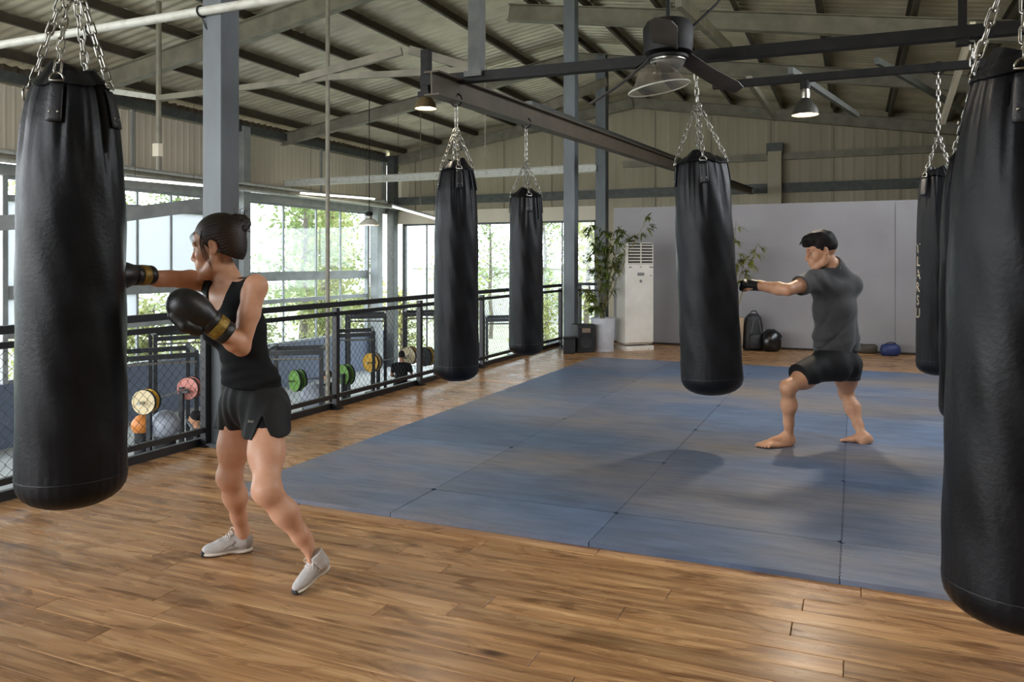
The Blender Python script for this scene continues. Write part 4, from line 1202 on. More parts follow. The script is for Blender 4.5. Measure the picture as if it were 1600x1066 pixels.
def build_head_field(o, A, s, neck, male=False, h=.0026):
    global _HL
    P, E, C, L, cuts, eyes, slits, ears = head_prims(o, A, s, male)
    f = SDF(np.asarray(o) - .17, np.asarray(o) + .17, h)
    f.lo = f.lo
    f.addall(neck); f.addall(L); _HL = L
    for p, k in cuts: f.cut(p, k)
    for p, k in eyes: f.add(p, k)
    for p, k in slits: f.cut(p, k)
    for op, p, k in ears: (f.add if op == 'add' else f.cut)(p, k)
    # mouth line
    f.cut(C((.108, -.017, -.0665), (.108, .017, -.0665), .0026), .002)
    return f, P, E, C
def face_details(root, P, E, C, A, s, brow_m):
    lo = P(.08, 0, 0) - .09; hi = P(.08, 0, 0) + .09
    f = SDF(lo, hi, .002)
    for q in (-1, 1):
        f.add(C((.0995, q * .002, -.0595), (.086, q * .024, -.065), .0066, .003), .004)
        f.add(C((.0985, q * .001, -.0725), (.087, q * .021, -.067), .0072, .003), .004)
    f.cut(C((.109, -.017, -.0662), (.109, .017, -.0662), .0026), .002)
    obj('lips', sdf_mesh('lips', [f], 1), M_['lip'], root)
    for q in (-1, 1):
        m = MB().ell(P(.0745, q * .032, .003), (.0118 * s,) * 3, 16, 10); e = m.build('eyeball', M_['eye'], root, True)
        MB().ell(P(.0815, q * .0335, .0005), (.0062 * s,) * 3, 12, 8).build('iris', M_['iris'], e, True)
        b = MB(); b.tube([P(.0885, q * .02, .0045), P(.0905, q * .031, .0068), P(.086, q * .043, .0052), P(.079, q * .052, .0005)], [.0012 * s, .0018 * s, .0016 * s, .0008 * s], 6)
        b.build('eyelashes', brow_m, root, True)
        b = MB(); b.tube([P(.0945, q * .015, .024), P(.0925, q * .028, .0295), P(.086, q * .042, .029), P(.076, q * .052, .022)], [.003 * s, .0042 * s, .0035 * s, .0015 * s], 6)
        b.build('eyebrow', brow_m, root, True)

# ------------------------------------------------------------------ the woman
def person_frame(u, d):
    bx, by = (u - 800) / FOCAL * d, d
    loc = F_ * by + R_ * bx
    J = lambda u_, v_, d_: np.array(((u_ - 800) / FOCAL * d_ - bx, d_ - by, CAM_H + (410 - v_) / FOCAL * d_))
    return loc, J
loc, J = person_frame(410, 3.75)
wm = empty('person', loc, YAW, 'person in a black tank top and boxing gloves punching the big bag', 'person')
Sx = unit(V3(.82, -.57, 0)); Fw = unit(V3(-.57, -.82, 0)); Up = V3(0, 0, 1)
TA = np.stack([Fw, Sx, Up], 1)
shN, shF = J(399, 448, 3.66), J(324, 440, 3.95)
elN, wrN = J(377, 543, 3.60), J(336, 512, 3.47)
elF, wrF = J(262, 435, 3.76), J(208, 430, 3.61)
P0, P1, P2, P3, P4 = J(395, 632, 3.72), J(384, 574, 3.74), J(375, 515, 3.77), J(366, 468, 3.79), J(357, 434, 3.80)
hpN, hpF = J(416, 642, 3.66), J(375, 640, 3.79)
knN, knF = J(417, 766, 3.42), J(359, 745, 3.80)
def shoe_pose(heel, toe):
    fx_ = unit(toe - heel); up_ = Up - fx_ * (Up @ fx_); return heel + fx_ * .046 + unit(up_) * .1
hlF, toF = J(394, 852, 3.97), J(315, 864, 3.90); hlF[2] = toF[2] = 0
hlN, toN = J(515, 884, 3.58), J(460, 932, 3.44); hlN[2] = .07; toN[2] = .003
anN, anF = shoe_pose(hlN, toN), shoe_pose(hlF, toF)
hO = J(341, 387, 3.80)
hf = unit(V3(-1, .05, -.15)); hl = unit(np.cross(Up, hf)); hu = np.cross(hf, hl); HA = np.stack([hf, hl, hu], 1); HS = 1.15
neck = [(cap(J(346, 408, 3.81), J(356, 436, 3.80), .051, .056), .02)]
torso = [(ell(P0, (.105, .15, .10), TA), .02), (ell(P1 + Up * .02, (.09, .122, .12), TA), .07), (ell(P2, (.102, .136, .13), TA), .06), (ell(P3, (.085, .148, .085), TA), .05),
         (cap(P3 + Sx * .05 + Up * .01, shN, .055, .052), .05), (cap(P3 - Sx * .05 + Up * .01, shF, .055, .05), .05), (cap(P4, P3 + Sx * .10 + Up * .035, .04, .035), .04), (cap(P4, P3 - Sx * .10 + Up * .035, .04, .035), .04)]
bust = [(ell(P2 + Fw * .075 + Sx * q * .07 - Up * .005, (.062, .066, .062), TA), .04) for q in (-1, 1)]
glut = [(ell(P0 - Fw * .04 + Sx * q * .066 - Up * .035, (.085, .08, .085), TA), .05) for q in (-1, 1)]
def arm(sh, el_, wr, r=(.05, .04, .036, .042, .029)):
    m1 = sh * .55 + el_ * .45; m2 = el_ * .72 + wr * .28
    return [(cap(sh, m1, r[0], r[1] + .003), .03), (cap(m1, el_, r[1] + .003, r[2]), .02), (cap(el_, m2, r[2], r[3]), .02), (cap(m2, wr, r[3], r[4]), .02)]
def leg(hp, kn, an, r, back, s=1.0):
    mid = hp * .45 + kn * .55; c1 = kn * .66 + an * .34 + back * .005; c2 = kn * .3 + an * .7
    return [(cap(hp, mid, r[0], r[1]), .05), (cap(mid, kn, r[1], r[2]), .05), (ell(kn - back * .01, (r[2] * .82,) * 3), .03), (cap(kn, c1, r[2] * .95, r[3]), .05), (cap(c1, c2, r[3], r[4]), .05), (cap(c2, an, r[4], r[5]), .02), (cap(an, an - Up * .03, r[5], r[5]), .02)]
legs = leg(hpN, knN, anN, (.09, .072, .052, .049, .038, .034), unit(V3(.75, .5, 0))) + leg(hpF, knF, anF, (.09, .07, .05, .049, .037, .034), unit(V3(.7, .5, 0)))
arms = arm(shN, elN, wrN, (.052, .045, .038, .042, .031)) + arm(shF, elF, wrF, (.05, .044, .038, .042, .031))
clav = [(cap(P4 + Fw * .035 - Up * .018, shN + Up * .025 + Fw * .01, .012, .012), .02), (cap(P4 + Fw * .035 - Up * .018, shF + Up * .025 + Fw * .01, .012, .012), .02),
        (cap(J(340, 405, 3.76), P4 + Fw * .045 + Sx * .015 - Up * .01, .012, .010), .02)]
bf = SDF(J(185, 900, 3.75) - V3(.1, .55, .1), J(470, 400, 3.75) + V3(.12, .5, .06), .0062)
_all = torso + bust + glut + neck + clav + arms + legs
hfld, hP, hE, hC = build_head_field(hO, HA, HS, _all, False)
bf.addall(_all + _HL)
hfld.plane(J(350, 424, 3.8), hu * .5 + Up); bf.plane(J(350, 418, 3.8), -(hu * .5 + Up))
obj('body', sdf_mesh('body', [bf, hfld]), M_['skin_w'], wm)
face_details(wm, hP, hE, hC, HA, HS, M_['hair_w'])
# hair pulled back into a bun
hs_ = SDF(hO - V3(.16, .17, .13), hO + V3(.24, .17, .22), .003)
hs_.add(hE((-.016, 0, .046), (.106, .085, .098)), .02); hs_.add(hE((-.058, 0, -.02), (.052, .062, .06)), .05)
x, y, z = hs_.xyz()
lx = (x - hO[0]) * HA[0, 0] + (y - hO[1]) * HA[1, 0] + (z - hO[2]) * HA[2, 0]; lz = (x - hO[0]) * HA[0, 2] + (y - hO[1]) * HA[1, 2] + (z - hO[2]) * HA[2, 2]; ly = (x - hO[0]) * HA[0, 1] + (y - hO[1]) * HA[1, 1] + (z - hO[2]) * HA[2, 1]
hl_ = np.where(lz > 0, .016 + .74 * lz + .012 * np.clip(1 - (np.abs(ly) / .05) ** 2, -1, 1) * (lz > .03), .016 + 1.6 * lz)
hs_.D = np.maximum(hs_.D, (lx - hl_) * .8).astype(np.float32)
for q in (-1, 1): hs_.cut(hE((-.016, q * .09, -.004), (.02, .03, .03)), .01)
# streaks in the pulled-back hair
ang = np.arctan2(lz - .03, ly + .0 * lx)
hs_.D = (hs_.D + .0011 * np.sin(40 * ang + 5 * lx / .1) * np.clip((.03 - lx) / .04, 0, 1)).astype(np.float32)
bunc = J(374, 351, 3.82)
hs_.add(cap(J(356, 362, 3.82), bunc, .045, .04), .03)
hb = SDF(bunc - .09, bunc + .09, .003)
hb.add(ell(bunc, (.046, .05, .05)), 0)
for k in range(7):
    a = k * 1.1; c = bunc + V3(.022 * cos(a), .02 * sin(2 * a), .026 * sin(a)); hb.add(ell(c, (.03, .03, .028)), .008)
x, y, z = hb.xyz(); hb.D = (hb.D + .0022 * np.sin(95 * (x * .5 + z) + 40 * y) + .0015 * np.sin(150 * (z - x))).astype(np.float32)
hair = obj('hair', sdf_mesh('hair', [hs_]), M_['hair_w'], wm)
obj('hair_bun', sdf_mesh('hair_bun', [hb]), M_['hair_w'], hair)
q = MB(); r_ = random.Random(4)
def lock(pts, r0):
    P = [Vector(p) for p in pts]; out = []
    for i in range(len(P) - 1):
        for k in range(4):
            t = k / 4; a = P[max(i - 1, 0)]; b = P[i]; c = P[i + 1]; d = P[min(i + 2, len(P) - 1)]
            out.append(.5 * ((2 * b) + (c - a) * t + (2 * a - 5 * b + 4 * c - d) * t * t + (3 * b - a - 3 * c + d) * t ** 3))
    out.append(P[-1]); n = len(out)
    q.tube(out, [r0 * (1 - .75 * i / n) for i in range(n)], 5)
for k in range(15):
    o_ = r_.uniform(-.011, .008); e_ = r_.uniform(-.014, .012)
    lock([hP(.02 + o_, .074 + e_ * .2, .062 + 2 * o_), hP(.034 + o_, .0785, .02 + o_), hP(.027 + o_ + e_ * .5, .0765, -.03), hP(.02 + e_, .068, -.07 + e_ * 2)], .0011)
    if k < 6: lock([hP(.055 + o_, -.045, .08), hP(.074 + o_, -.066, .03), hP(.066 + o_ + e_, -.068, -.02), hP(.05 + e_, -.064, -.05 + e_)], .0007)
for k in range(10):
    o_ = r_.uniform(-.012, .012)
    lock([hP(.062, .03 + o_, .082), hP(.083 + o_ * .4, .05 + o_ * .5, .06), hP(.07 + o_ * .5, .067 + o_ * .3, .03), hP(.048 + o_ * .5, .075, .0 + o_)], .001)
    if k < 3: lock([hP(.07, -.02 + o_, .085), hP(.104 + o_ * .5, -.03 + o_, .07), hP(.114 + o_ * .7, -.04 + o_, .045 + o_)], .0005)
for k in range(26):
    a = r_.uniform(0, 6.28); d_ = V3(cos(a) * .5 + .3, r_.uniform(-.5, .5), sin(a)); d_ = unit(d_); L_ = r_.uniform(.02, .055)
    lock([bunc + d_ * .035, bunc + d_ * (.05 + L_ * .5) + V3(0, 0, .008), bunc + d_ * (.05 + L_) + V3(.012, 0, r_.uniform(-.01, .02))], .0013)
q.build('hair_strands', M_['hair_w'], hair, True)
# tank top
tk = SDF(J(320, 640, 3.75) - V3(.15, .3, 0), J(430, 400, 3.75) + V3(.12, .35, .0), .0052)
tk.addall(torso[:6] + bust, .008)
for p in (torso[6], torso[7]): tk.add(p[0], p[1], .008)
x, y, z = tk.xyz()
wr_ = .0035 * np.sin(70 * z + 16 * x - 9 * y) * np.clip((J(380, 545, 3.7)[2] - z) / .06, 0, 1) + .0025 * np.sin(120 * z - 30 * x + 10 * y) * np.clip((J(380, 555, 3.7)[2] - z) / .05, 0, 1)
tk.add(ell(P0 + Up * .1, (.118, .152, .1), TA), .05)
tk.D = (tk.D + wr_).astype(np.float32)
tk.cut(ell(P4 + Fw * .06 - Up * .035, (.09, .088, .125), TA), .006)
tk.cut(ell(P4 + Up * .035, (.11, .108, .085), TA), .006)
tk.cut(ell(P4 - Fw * .06 + Up * .0, (.09, .092, .085), TA), .006)
for sh, q_ in ((shN, 1), (shF, -1)):
    tk.cut(ell(sh + Sx * q_ * .045 - Up * .02, (.11, .062, .10), TA), .006)
    tk.cut(cap(sh + Sx * q_ * .045, sh + Sx * q_ * .2, .06, .09), .004)
tk.plane(J(390, 602, 3.72) , unit(Up + Sx * .05))
obj('tank_top', sdf_mesh('tank_top', [tk]), M_['black_cloth'], wm)
# shorts
so = SDF(J(330, 700, 3.7) - V3(.05, .22, 0), J(455, 590, 3.7) + V3(.06, .3, .02), .0048)
hmN, hmF = J(417, 690, 3.59), J(363, 684, 3.83)
so.addall([(ell(P0 + Up * .02, (.108, .148, .125), TA), .02)] + glut, .012)
so.add(cap(hpN + Up * .01, hmN, .1, .108), .045); so.add(cap(hpF + Up * .01, hmF, .096, .094), .045)
x, y, z = so.xyz()
so.D = (so.D + .0035 * np.sin(95 * (x * .82 - y * .57)) * np.clip((J(390, 606, 3.7)[2] + .0 - z + .10) / .12, 0, 1) + .0022 * np.sin(42 * (x * .8 - y * .6) + 12 * z) * np.clip((J(390, 640, 3.7)[2] - z) / .1, 0, 1)).astype(np.float32)
so.plane(J(390, 676, 3.66) + V3(0, 0, 0), unit(Up - Sx * .02 + Fw * .05)); so.plane(J(390, 598, 3.7), -Up)
# side slit notch of the near leg
x, y, z = so.xyz(); zt = J(411, 646, 3.6)[2]; ax_ = hpN + (hmN - hpN) * np.clip((z - hpN[2]) / (hmN[2] - hpN[2]), 0, 1.3)[..., None] if False else None
xc_ = J(412, 646, 3.56)[0] + (zt - z) * .10
so.D = np.maximum(so.D, -np.maximum(np.maximum((np.abs(x - xc_) - .42 * (zt - z)) * .9, z - zt), y - (hmN[1] - .02))).astype(np.float32)
sh_ = obj('shorts', sdf_mesh('shorts', [so]), M_['black_nylon'], wm)
me_ = None
cu_logo = J(397, 657, 3.56)
so2 = SDF(J(330, 700, 3.7) - V3(.05, .3, 0), J(455, 620, 3.7) + V3(.06, .3, .02), .005)
so2.add(cap(hpN, hpN * .45 + knN * .55, .0922, .0742), 0); so2.plane(J(420, 668, 3.54), Up)
obj('inner_short', sdf_mesh('inner_short', [so2]), M_['black_cloth'], sh_)
# small printed mark on the leg of the shorts
def text_mesh(name, s, size, m, parent, M4, extrude=.0006, wrap=None):
    cu = bpy.data.curves.new(name, 'FONT'); cu.body = s; cu.size = size; cu.align_x = 'CENTER'; cu.align_y = 'CENTER'; cu.extrude = extrude
    o = bpy.data.objects.new(name, cu); COL.objects.link(o)
    dg = bpy.context.evaluated_depsgraph_get(); me = bpy.data.meshes.new_from_object(o.evaluated_get(dg))
    bpy.data.objects.remove(o)
    me.name = name
    if wrap is not None:
        for v_ in me.vertices: v_.co = wrap(v_.co)
    o = obj(name, me, m, parent)
    if M4 is not None: o.matrix_local = M4
    return o
# shoes
M_['shoe'] = mat('shoe_mesh', (196, 192, 190), (178, 174, 172), rough=.7, scale=20, bump=.3, bscale=240)
M_['shoe_grey'] = mat('shoe_overlay', (150, 142, 136), rough=.55)
M_['shoe_dark'] = mat('shoe_lining', (48, 50, 58), rough=.7)
M_['sole'] = mat('shoe_sole', (214, 206, 194), (196, 186, 172), rough=.6, scale=12)
M_['sole_dark'] = mat('outsole', (38, 38, 42), rough=.7)
M_['lace'] = mat('shoe_lace', (228, 222, 218), rough=.8)
def shoe(name, heel, toe, ankle, knee):
    """heel, toe: points under the sole; local x runs from heel to toe"""
    heel, toe, ankle = map(np.asarray, (heel, toe, ankle))
    fx = unit(toe - heel); L = np.linalg.norm(toe - heel); up = unit(ankle - heel - fx * ((ankle - heel) @ fx)) * .25 + Up
    up = unit(up - fx * (up @ fx)); fy = np.cross(up, fx); A = np.stack([fx, fy, up], 1)
    k = L / .27
    Q = lambda x, y, z: heel + A @ (np.array((x, y, z)) * k)
    lo = np.min([heel, toe, ankle], 0) - .1; hi = np.max([heel, toe, ankle], 0) + .1
    E = lambda c, r: ell(Q(*c), np.array(r) * k, A); C = lambda a, b, ra, rb: cap(Q(*a), Q(*b), ra * k, rb * k)
    f = SDF(lo, hi, .0032)
    f.add(E((.05, 0, .055), (.052, .036, .05)), 0); f.add(E((.20, .0, .036), (.068, .043, .034)), .03); f.add(E((.12, 0, .052), (.08, .038, .046)), .03)
    f.add(C((.05, 0, .07), (.055, 0, .1), .035, .036), .02); f.add(C((.16, 0, .055), (.085, 0, .1), .028, .024), .02)
    f.cut(C((.055, 0, .085), (.045, 0, .17), .03, .034), .006)
    f.plane(Q(0, 0, .02), up); f.plane(Q(.055, 0, .112), -(up - fx * .22))
    u = obj(name, sdf_mesh(name, [f], 1), M_['shoe'], wm)
    g = SDF(lo, hi, .0032)
    g.add(E((.048, 0, .014), (.053, .040, .018)), 0); g.add(E((.20, 0, .013), (.073, .047, .0165)), .01); g.add(E((.12, 0, .017), (.08, .034, .0145)), .02)
    g.plane(Q(0, 0, .004), up); g.D = np.maximum(g.D, np.asarray(0, np.float32))* 0 + g.D
    obj('sole', sdf_mesh('sole', [g], 1), M_['sole'], u)
    g = SDF(lo, hi, .003)
    g.add(E((.048, 0, .004), (.05, .038, .008)), 0); g.add(E((.20, 0, .004), (.07, .044, .008)), .005); g.add(E((.262, 0, .018), (.012, .03, .014)), .012)
    g.plane(Q(0, 0, -.001), up); obj('outsole', sdf_mesh('outsole', [g], 1), M_['sole_dark'], u)
    g = SDF(lo, hi, .003); g.add(E((.028, 0, .062), (.034, .0385, .05)), 0); g.plane(Q(0, 0, .024), up); g.cut(C((.055, 0, .085), (.045, 0, .17), .031, .035), .004); g.cut(E((.09, 0, .06), (.05, .06, .09)), .004)
    obj('heel_counter', sdf_mesh('heel_counter', [g], 1), M_['shoe_grey'], u)
    m = MB(); pts = [Q(.052 + .034 * cos(t), .034 * sin(t), .111 + .0085 * cos(t)) for t in np.linspace(0, 2 * pi, 24, endpoint=False)]
    m.tube(pts, .006 * k, 6, False, True); m.build('collar', M_['shoe_dark'], u, True)
    m = MB()
    for i in range(6):
        x0 = .104 + i * .014; z0 = .1245 - i * .0092
        for q_ in (-1, 1): m.tube([Q(x0, q_ * .024, z0 - .013), Q(x0 + .006, q_ * .009, z0 + .001), Q(x0 + .009, -q_ * .009, z0 - .001), Q(x0 + .013, -q_ * .025, z0 - .018)], .0025 * k, 5)
    for q_ in (-1, 1):
        m.tube([Q(.1, 0, .122), Q(.1, q_ * .018, .134), Q(.108, q_ * .036, .136), Q(.12, q_ * .048, .126), Q(.122, q_ * .044, .112), Q(.112, q_ * .026, .11), Q(.104, q_ * .008, .118)], .0022 * k, 5)
        m.tube([Q(.1, 0, .122), Q(.115, q_ * .026, .108), Q(.135, q_ * .043, .086)], .002 * k, 4)
    m.build('laces', M_['lace'], u, True)
    m = MB()
    for q_ in (-1, 1):
        m.tube([Q(.075, q_ * .0395, .046), Q(.115, q_ * .0405, .036), Q(.15, q_ * .0425, .04), Q(.125, q_ * .041, .056), Q(.085, q_ * .0395, .075)], .0028 * k, 5)
        m.tube([Q(.04, q_ * .0375, .03), Q(.08, q_ * .039, .034), Q(.105, q_ * .04, .055), Q(.095, q_ * .037, .08)], .003 * k, 5)
    m.build('side_stripe', M_['shoe_grey'], u, True)
    # ankle sock
    g = SDF(lo, hi + .05, .0035); kd = unit(knee - ankle); g.add(cap(ankle - kd * .05, ankle + kd * .03, .036, .0375), 0); g.plane(ankle + kd * .008, -kd)
    obj('sock', sdf_mesh('sock', [g], 1), M_['shoe'], u)
shoe('shoe', hlF, toF, anF, knF)
shoe('shoe', hlN, toN, anN, knN)
# boxing gloves
def glove(wrist, knuck, side, back, s=1.0, seed=0):
    wrist, knuck = np.asarray(wrist), np.asarray(knuck)
    fx = unit(knuck - wrist); up = unit(back - fx * (back @ fx)); fy = np.cross(up, fx); A = np.stack([fx, fy, up], 1)
    Q = lambda x, y, z: wrist + A @ (np.array((x, y, z)) * s)
    E = lambda c, r: ell(Q(*c), np.array(r) * s, A); C = lambda a, b, ra, rb: cap(Q(*a), Q(*b), ra * s, rb * s)
    f = SDF(wrist - .27, wrist + .27, .0036)
    f.add(E((.085, 0, .006), (.075, .062, .052)), 0); f.add(E((.13, 0, -.012), (.052, .062, .052)), .03); f.add(E((.1, 0, -.035), (.06, .055, .035)), .02)
    f.add(C((.0, 0, 0), (.05, 0, .0), .043, .05), .02)
    f.add(C((.03, side * .05, -.02), (.075, side * .066, -.022), .026, .027), .006); f.add(C((.075, side * .066, -.022), (.125, side * .052, -.03), .027, .022), .008)
    g = obj('boxing_glove', sdf_mesh('boxing_glove', [f], 2), M_['leather2'], wm)
    R4 = Matrix([[*A[0], 0], [*A[1], 0], [*A[2], 0], [0, 0, 0, 1]])
    Mx = Matrix(A.tolist())
    def ring(prof, name, m):
        mb = MB(); n = 36; vs = []
        for x_, r0 in prof:
            for k in range(n):
                t = 2 * pi * k / n; vs.append(Q(x_, r0 * cos(t), r0 * .9 * sin(t)))
        fs = [(i * n + k, i * n + (k + 1) % n, (i + 1) * n + (k + 1) % n, (i + 1) * n + k) for i in range(len(prof) - 1) for k in range(n)]
        mb.add(vs, fs); mb.build(name, m, g, True, 50)
    ring([(-.012, .038), (-.012, .046), (-.006, .0495), (.012, .051), (.016, .049), (.018, .04)], 'cuff_trim', M_['leather2'])
    ring([(-.048, .04), (-.048, .0485), (-.044, .05), (-.014, .0505), (-.011, .049), (-.011, .04)], 'gold_strap', M_['gold'])
    ring([(-.078, .036), (-.08, .043), (-.074, .0475), (-.052, .048), (-.048, .045), (-.048, .036)], 'cuff', M_['leather2'])
    return g, Q
glove(J(331, 504, 3.465), J(285, 471, 3.40), 1, V3(-.35, -.55, .75), 1.16)
glove(J(213, 430, 3.62), J(165, 430, 3.49), -1, V3(.1, -.25, 1), 1.05)

# small pale print on the leg of the shorts
def logo(parent, word, p, n, size):
    n = Vector(n).normalized(); x_ = Vector((0, 0, 1)).cross(n).normalized(); y_ = n.cross(x_); p = Vector(p)
    bpy.context.view_layer.update()
    hit = parent.ray_cast(p + n * .3, -n)
    if hit[0]: p = hit[1]
    def wrap(c):
        q_ = p + x_ * c.x + y_ * c.y; h_ = parent.ray_cast(q_ + n * .05, -n)
        return (h_[1] if h_[0] else q_) + n * (.0012 + c.z)
    return letter(word, size, parent, wrap)
logo(sh_, 'EXO', J(394, 658, 3.55), V3(-.15, -1, 0), .0135)
# ------------------------------------------------------------------ the man
loc, J = person_frame(1292, 6.2)
mn = empty('person', loc, YAW, 'person in a charcoal shirt and black shorts punching the middle bag barefoot', 'person')
Sm = unit(V3(-.93, -.36, 0)); Fm = unit(V3(-.36, .93, 0)); TM = np.stack([Fm, Sm, Up], 1)
Sp = unit(V3(-.75, -.66, 0)); Fp = unit(V3(-.66, .75, 0)); TP = np.stack([Fp, Sp, Up], 1)
shL, shR = J(1273, 439, 6.10), J(1330, 447, 6.24)
elL, wrL = J(1231, 453, 5.93), J(1180, 446, 6.10)
elR, wrR = J(1312, 492, 6.46), J(1284, 452, 6.50)
P0, P1, P2, P3, P4 = J(1304, 566, 6.2), J(1307, 524, 6.2), J(1305, 482, 6.19), J(1303, 450, 6.18), J(1301, 419, 6.16)
hpL, hpR = J(1286, 574, 6.12), J(1323, 572, 6.28)
knL, knR = J(1231, 605, 5.94), J(1322, 614, 6.42)
anL, anR = J(1233, 684, 6.13), J(1349, 685, 6.22)
hO = J(1284, 393, 6.13)
hf = unit(V3(-.98, .12, -.2)); hl = unit(np.cross(Up, hf)); hu = np.cross(hf, hl); HA = np.stack([hf, hl, hu], 1); HS = 1.1
neck = [(cap(J(1291, 404, 6.14), J(1300, 428, 6.17), .062, .066), .02)]
torso = [(ell(P0, (.115, .155, .11), TP), .02), (ell(P1, (.105, .148, .13), TM), .07), (ell(P2, (.115, .168, .14), TM), .06), (ell(P3 - Up * .01, (.1, .176, .095), TM), .05),
         (cap(P3 + Sm * .07 + Up * .01, shL, .068, .066), .05), (cap(P3 - Sm * .07 + Up * .01, shR, .068, .066), .05), (cap(P4 + Up * .01, P3 + Sm * .14 + Up * .045, .055, .05), .06), (cap(P4 + Up * .02, P3 - Sm * .15 + Up * .055, .055, .05), .06)]
glut = [(ell(P0 - Fp * .06 + Sp * q * .075 - Up * .03, (.095, .09, .1), TP), .05) for q in (-1, 1)]
ra = (.064, .056, .043, .049, .033)
arms = arm(shL, elL, wrL, ra) + arm(shR, elR, wrR, ra)
bkL = unit(V3(.9, -.3, 0)); bkR = unit(V3(.85, -.3, .1))
legs = leg(hpL, knL, anL, (.098, .076, .047, .053, .038, .033), bkL) + leg(hpR, knR, anR, (.098, .076, .048, .054, .038, .033), bkR)
def foot(heel, toe, an, out):
    """bare foot with five toes; out: +1 when the little toe lies on the local y side"""
    heel, toe = np.asarray(heel), np.asarray(toe); fx = unit(toe - heel); fy = np.cross(Up, fx); A = np.stack([fx, fy, Up], 1); k = np.linalg.norm(toe - heel) / .265
    Q = lambda x, y, z: heel + A @ (np.array((x, y, z)) * k)
    L = [(ell(Q(.032, 0, .032), np.array((.036, .03, .033)) * k, A), .02), (cap(an, Q(.06, 0, .05), .034, .034 * k), .03), (cap(Q(.06, 0, .052), Q(.15, -out * .006, .034), .034 * k, .028 * k), .03),
         (ell(Q(.185, -out * .012, .022), np.array((.04, .032, .021)) * k, A), .025), (ell(Q(.168, out * .02, .018), np.array((.042, .024, .017)) * k, A), .025), (cap(Q(.05, out * .012, .014), Q(.14, out * .026, .013), .016 * k, .014 * k), .02)]
    T = []
    for i, (x0, y0, x1, y1, r) in enumerate(((.205, -.026, .252, -.03, .0125), (.208, -.006, .25, -.006, .0092), (.204, .009, .24, .011, .0088), (.196, .022, .228, .026, .0084), (.186, .034, .212, .04, .008))):
        m = ((x0 + x1) / 2, (y0 + y1) / 2)
        T += [(cap(Q(x0, out * y0, .02), Q(m[0], out * m[1], .017), r * k, r * k), .012), (cap(Q(m[0], out * m[1], .017), Q(x1, out * y1, .011), r * k, r * .95 * k), .003)]
    return L + T
hL_, tL_ = J(1241, 698, 6.14), J(1184, 698, 6.06); hL_[2] = tL_[2] = .028
hR_, tR_ = J(1364, 698, 6.20), J(1312, 694, 6.30); hR_[2] = tR_[2] = .028
feet = foot(hL_, tL_, anL, -1 if np.cross(unit(tL_ - hL_), Up)[1] > 0 else 1) + foot(hR_, tR_, anR, -1)
feet = foot(hL_, tL_, anL, 1) + foot(hR_, tR_, anR, -1)
def fist(wr, fx, back, thumb):
    """closed hand: palm, four curled fingers, thumb laid over them; back: normal of the back of the hand; thumb: +1/-1 side"""
    fx = unit(fx); up = unit(back - fx * (back @ fx)); fy = np.cross(up, fx); A = np.stack([fx, fy, up], 1)
    Q = lambda x, y, z: wr + A @ np.array((x, y, z))
    palm = [(cap(wr, Q(.03, 0, 0), .03, .032), .02), (ell(Q(.055, 0, .0), (.045, .042, .02), A), .02)]
    fing = []
    for i in range(4):
        y = thumb * (.032 - i * .021); r = (.0105, .011, .0105, .009)[i]; kx = (.092, .096, .092, .084)[i]
        fing += [(cap(Q(.07, y, .008), Q(kx, y, .008), r * 1.1, r * 1.05), .01), (cap(Q(kx, y, .008), Q(kx + .006, y, -.026), r, r), .004), (cap(Q(kx + .006, y, -.026), Q(kx - .024, y, -.038), r, r * .9), .004)]
    th = [(cap(Q(.025, thumb * .034, -.01), Q(.06, thumb * .05, -.024), .015, .0125), .012), (cap(Q(.06, thumb * .05, -.024), Q(.088, thumb * .036, -.042), .0118, .0098), .004)]
    return palm, fing, th, A, Q
fxL = unit(J(1150, 443, 6.14) - wrL); pL, fL, tL, AL, QL = fist(wrL, fxL, V3(.05, -.35, 1), 1)
fxR = unit(V3(-.8, .3, .6)); pR, fR, tR, AR, QR = fist(wrR, fxR, V3(.3, .9, .3), -1)
_all = torso + glut + neck + arms + legs + feet + pL + fL + tL + pR + fR + tR
hfld, hP, hE, hC = build_head_field(hO, HA, HS, torso + neck + arms, True)
bf = SDF(J(1150, 706, 6.1) - V3(.02, .32, .03), J(1372, 390, 6.2) + V3(.06, .5, .0), .0066)
bf.addall(_all + _HL)
hfld.plane(J(1292, 414, 6.14), hu * .4 + Up); bf.plane(J(1292, 409, 6.14), -(hu * .4 + Up))
# finer fields for feet and hands
def fine(c, r, prims, n_=None):
    f = SDF(c - r, c + r, .0032); f.addall(prims); return f
zc = .10
ff1 = SDF(np.minimum(hL_, tL_) - .08, np.maximum(hL_, tL_) + V3(.08, .08, .12), .0034).addall(_all); ff1.plane(V3(0, 0, zc), -Up)
ff2 = SDF(np.minimum(hR_, tR_) - .08, np.maximum(hR_, tR_) + V3(.08, .08, .12), .0034).addall(_all); ff2.plane(V3(0, 0, zc), -Up)
bf.plane(V3(0, 0, zc - .012), Up)
hf1 = SDF(QL(.05, 0, 0) - .11, QL(.05, 0, 0) + .11, .003).addall(arms + pL + fL + tL); hf1.plane(QL(.0, 0, 0), fxL)
hf2 = SDF(QR(.05, 0, 0) - .11, QR(.05, 0, 0) + .11, .003).addall(arms + pR + fR + tR); hf2.plane(QR(.0, 0, 0), fxR)
x, y, z = bf.xyz()
for Q_, fx_ in ((QL, fxL), (QR, fxR)):
    o_ = Q_(.012, 0, 0); near = ((x - o_[0]) ** 2 + (y - o_[1]) ** 2 + (z - o_[2]) ** 2) < .15 ** 2
    d = (x - o_[0]) * fx_[0] + (y - o_[1]) * fx_[1] + (z - o_[2]) * fx_[2]
    bf.D = np.where(near, np.maximum(bf.D, d), bf.D).astype(np.float32)
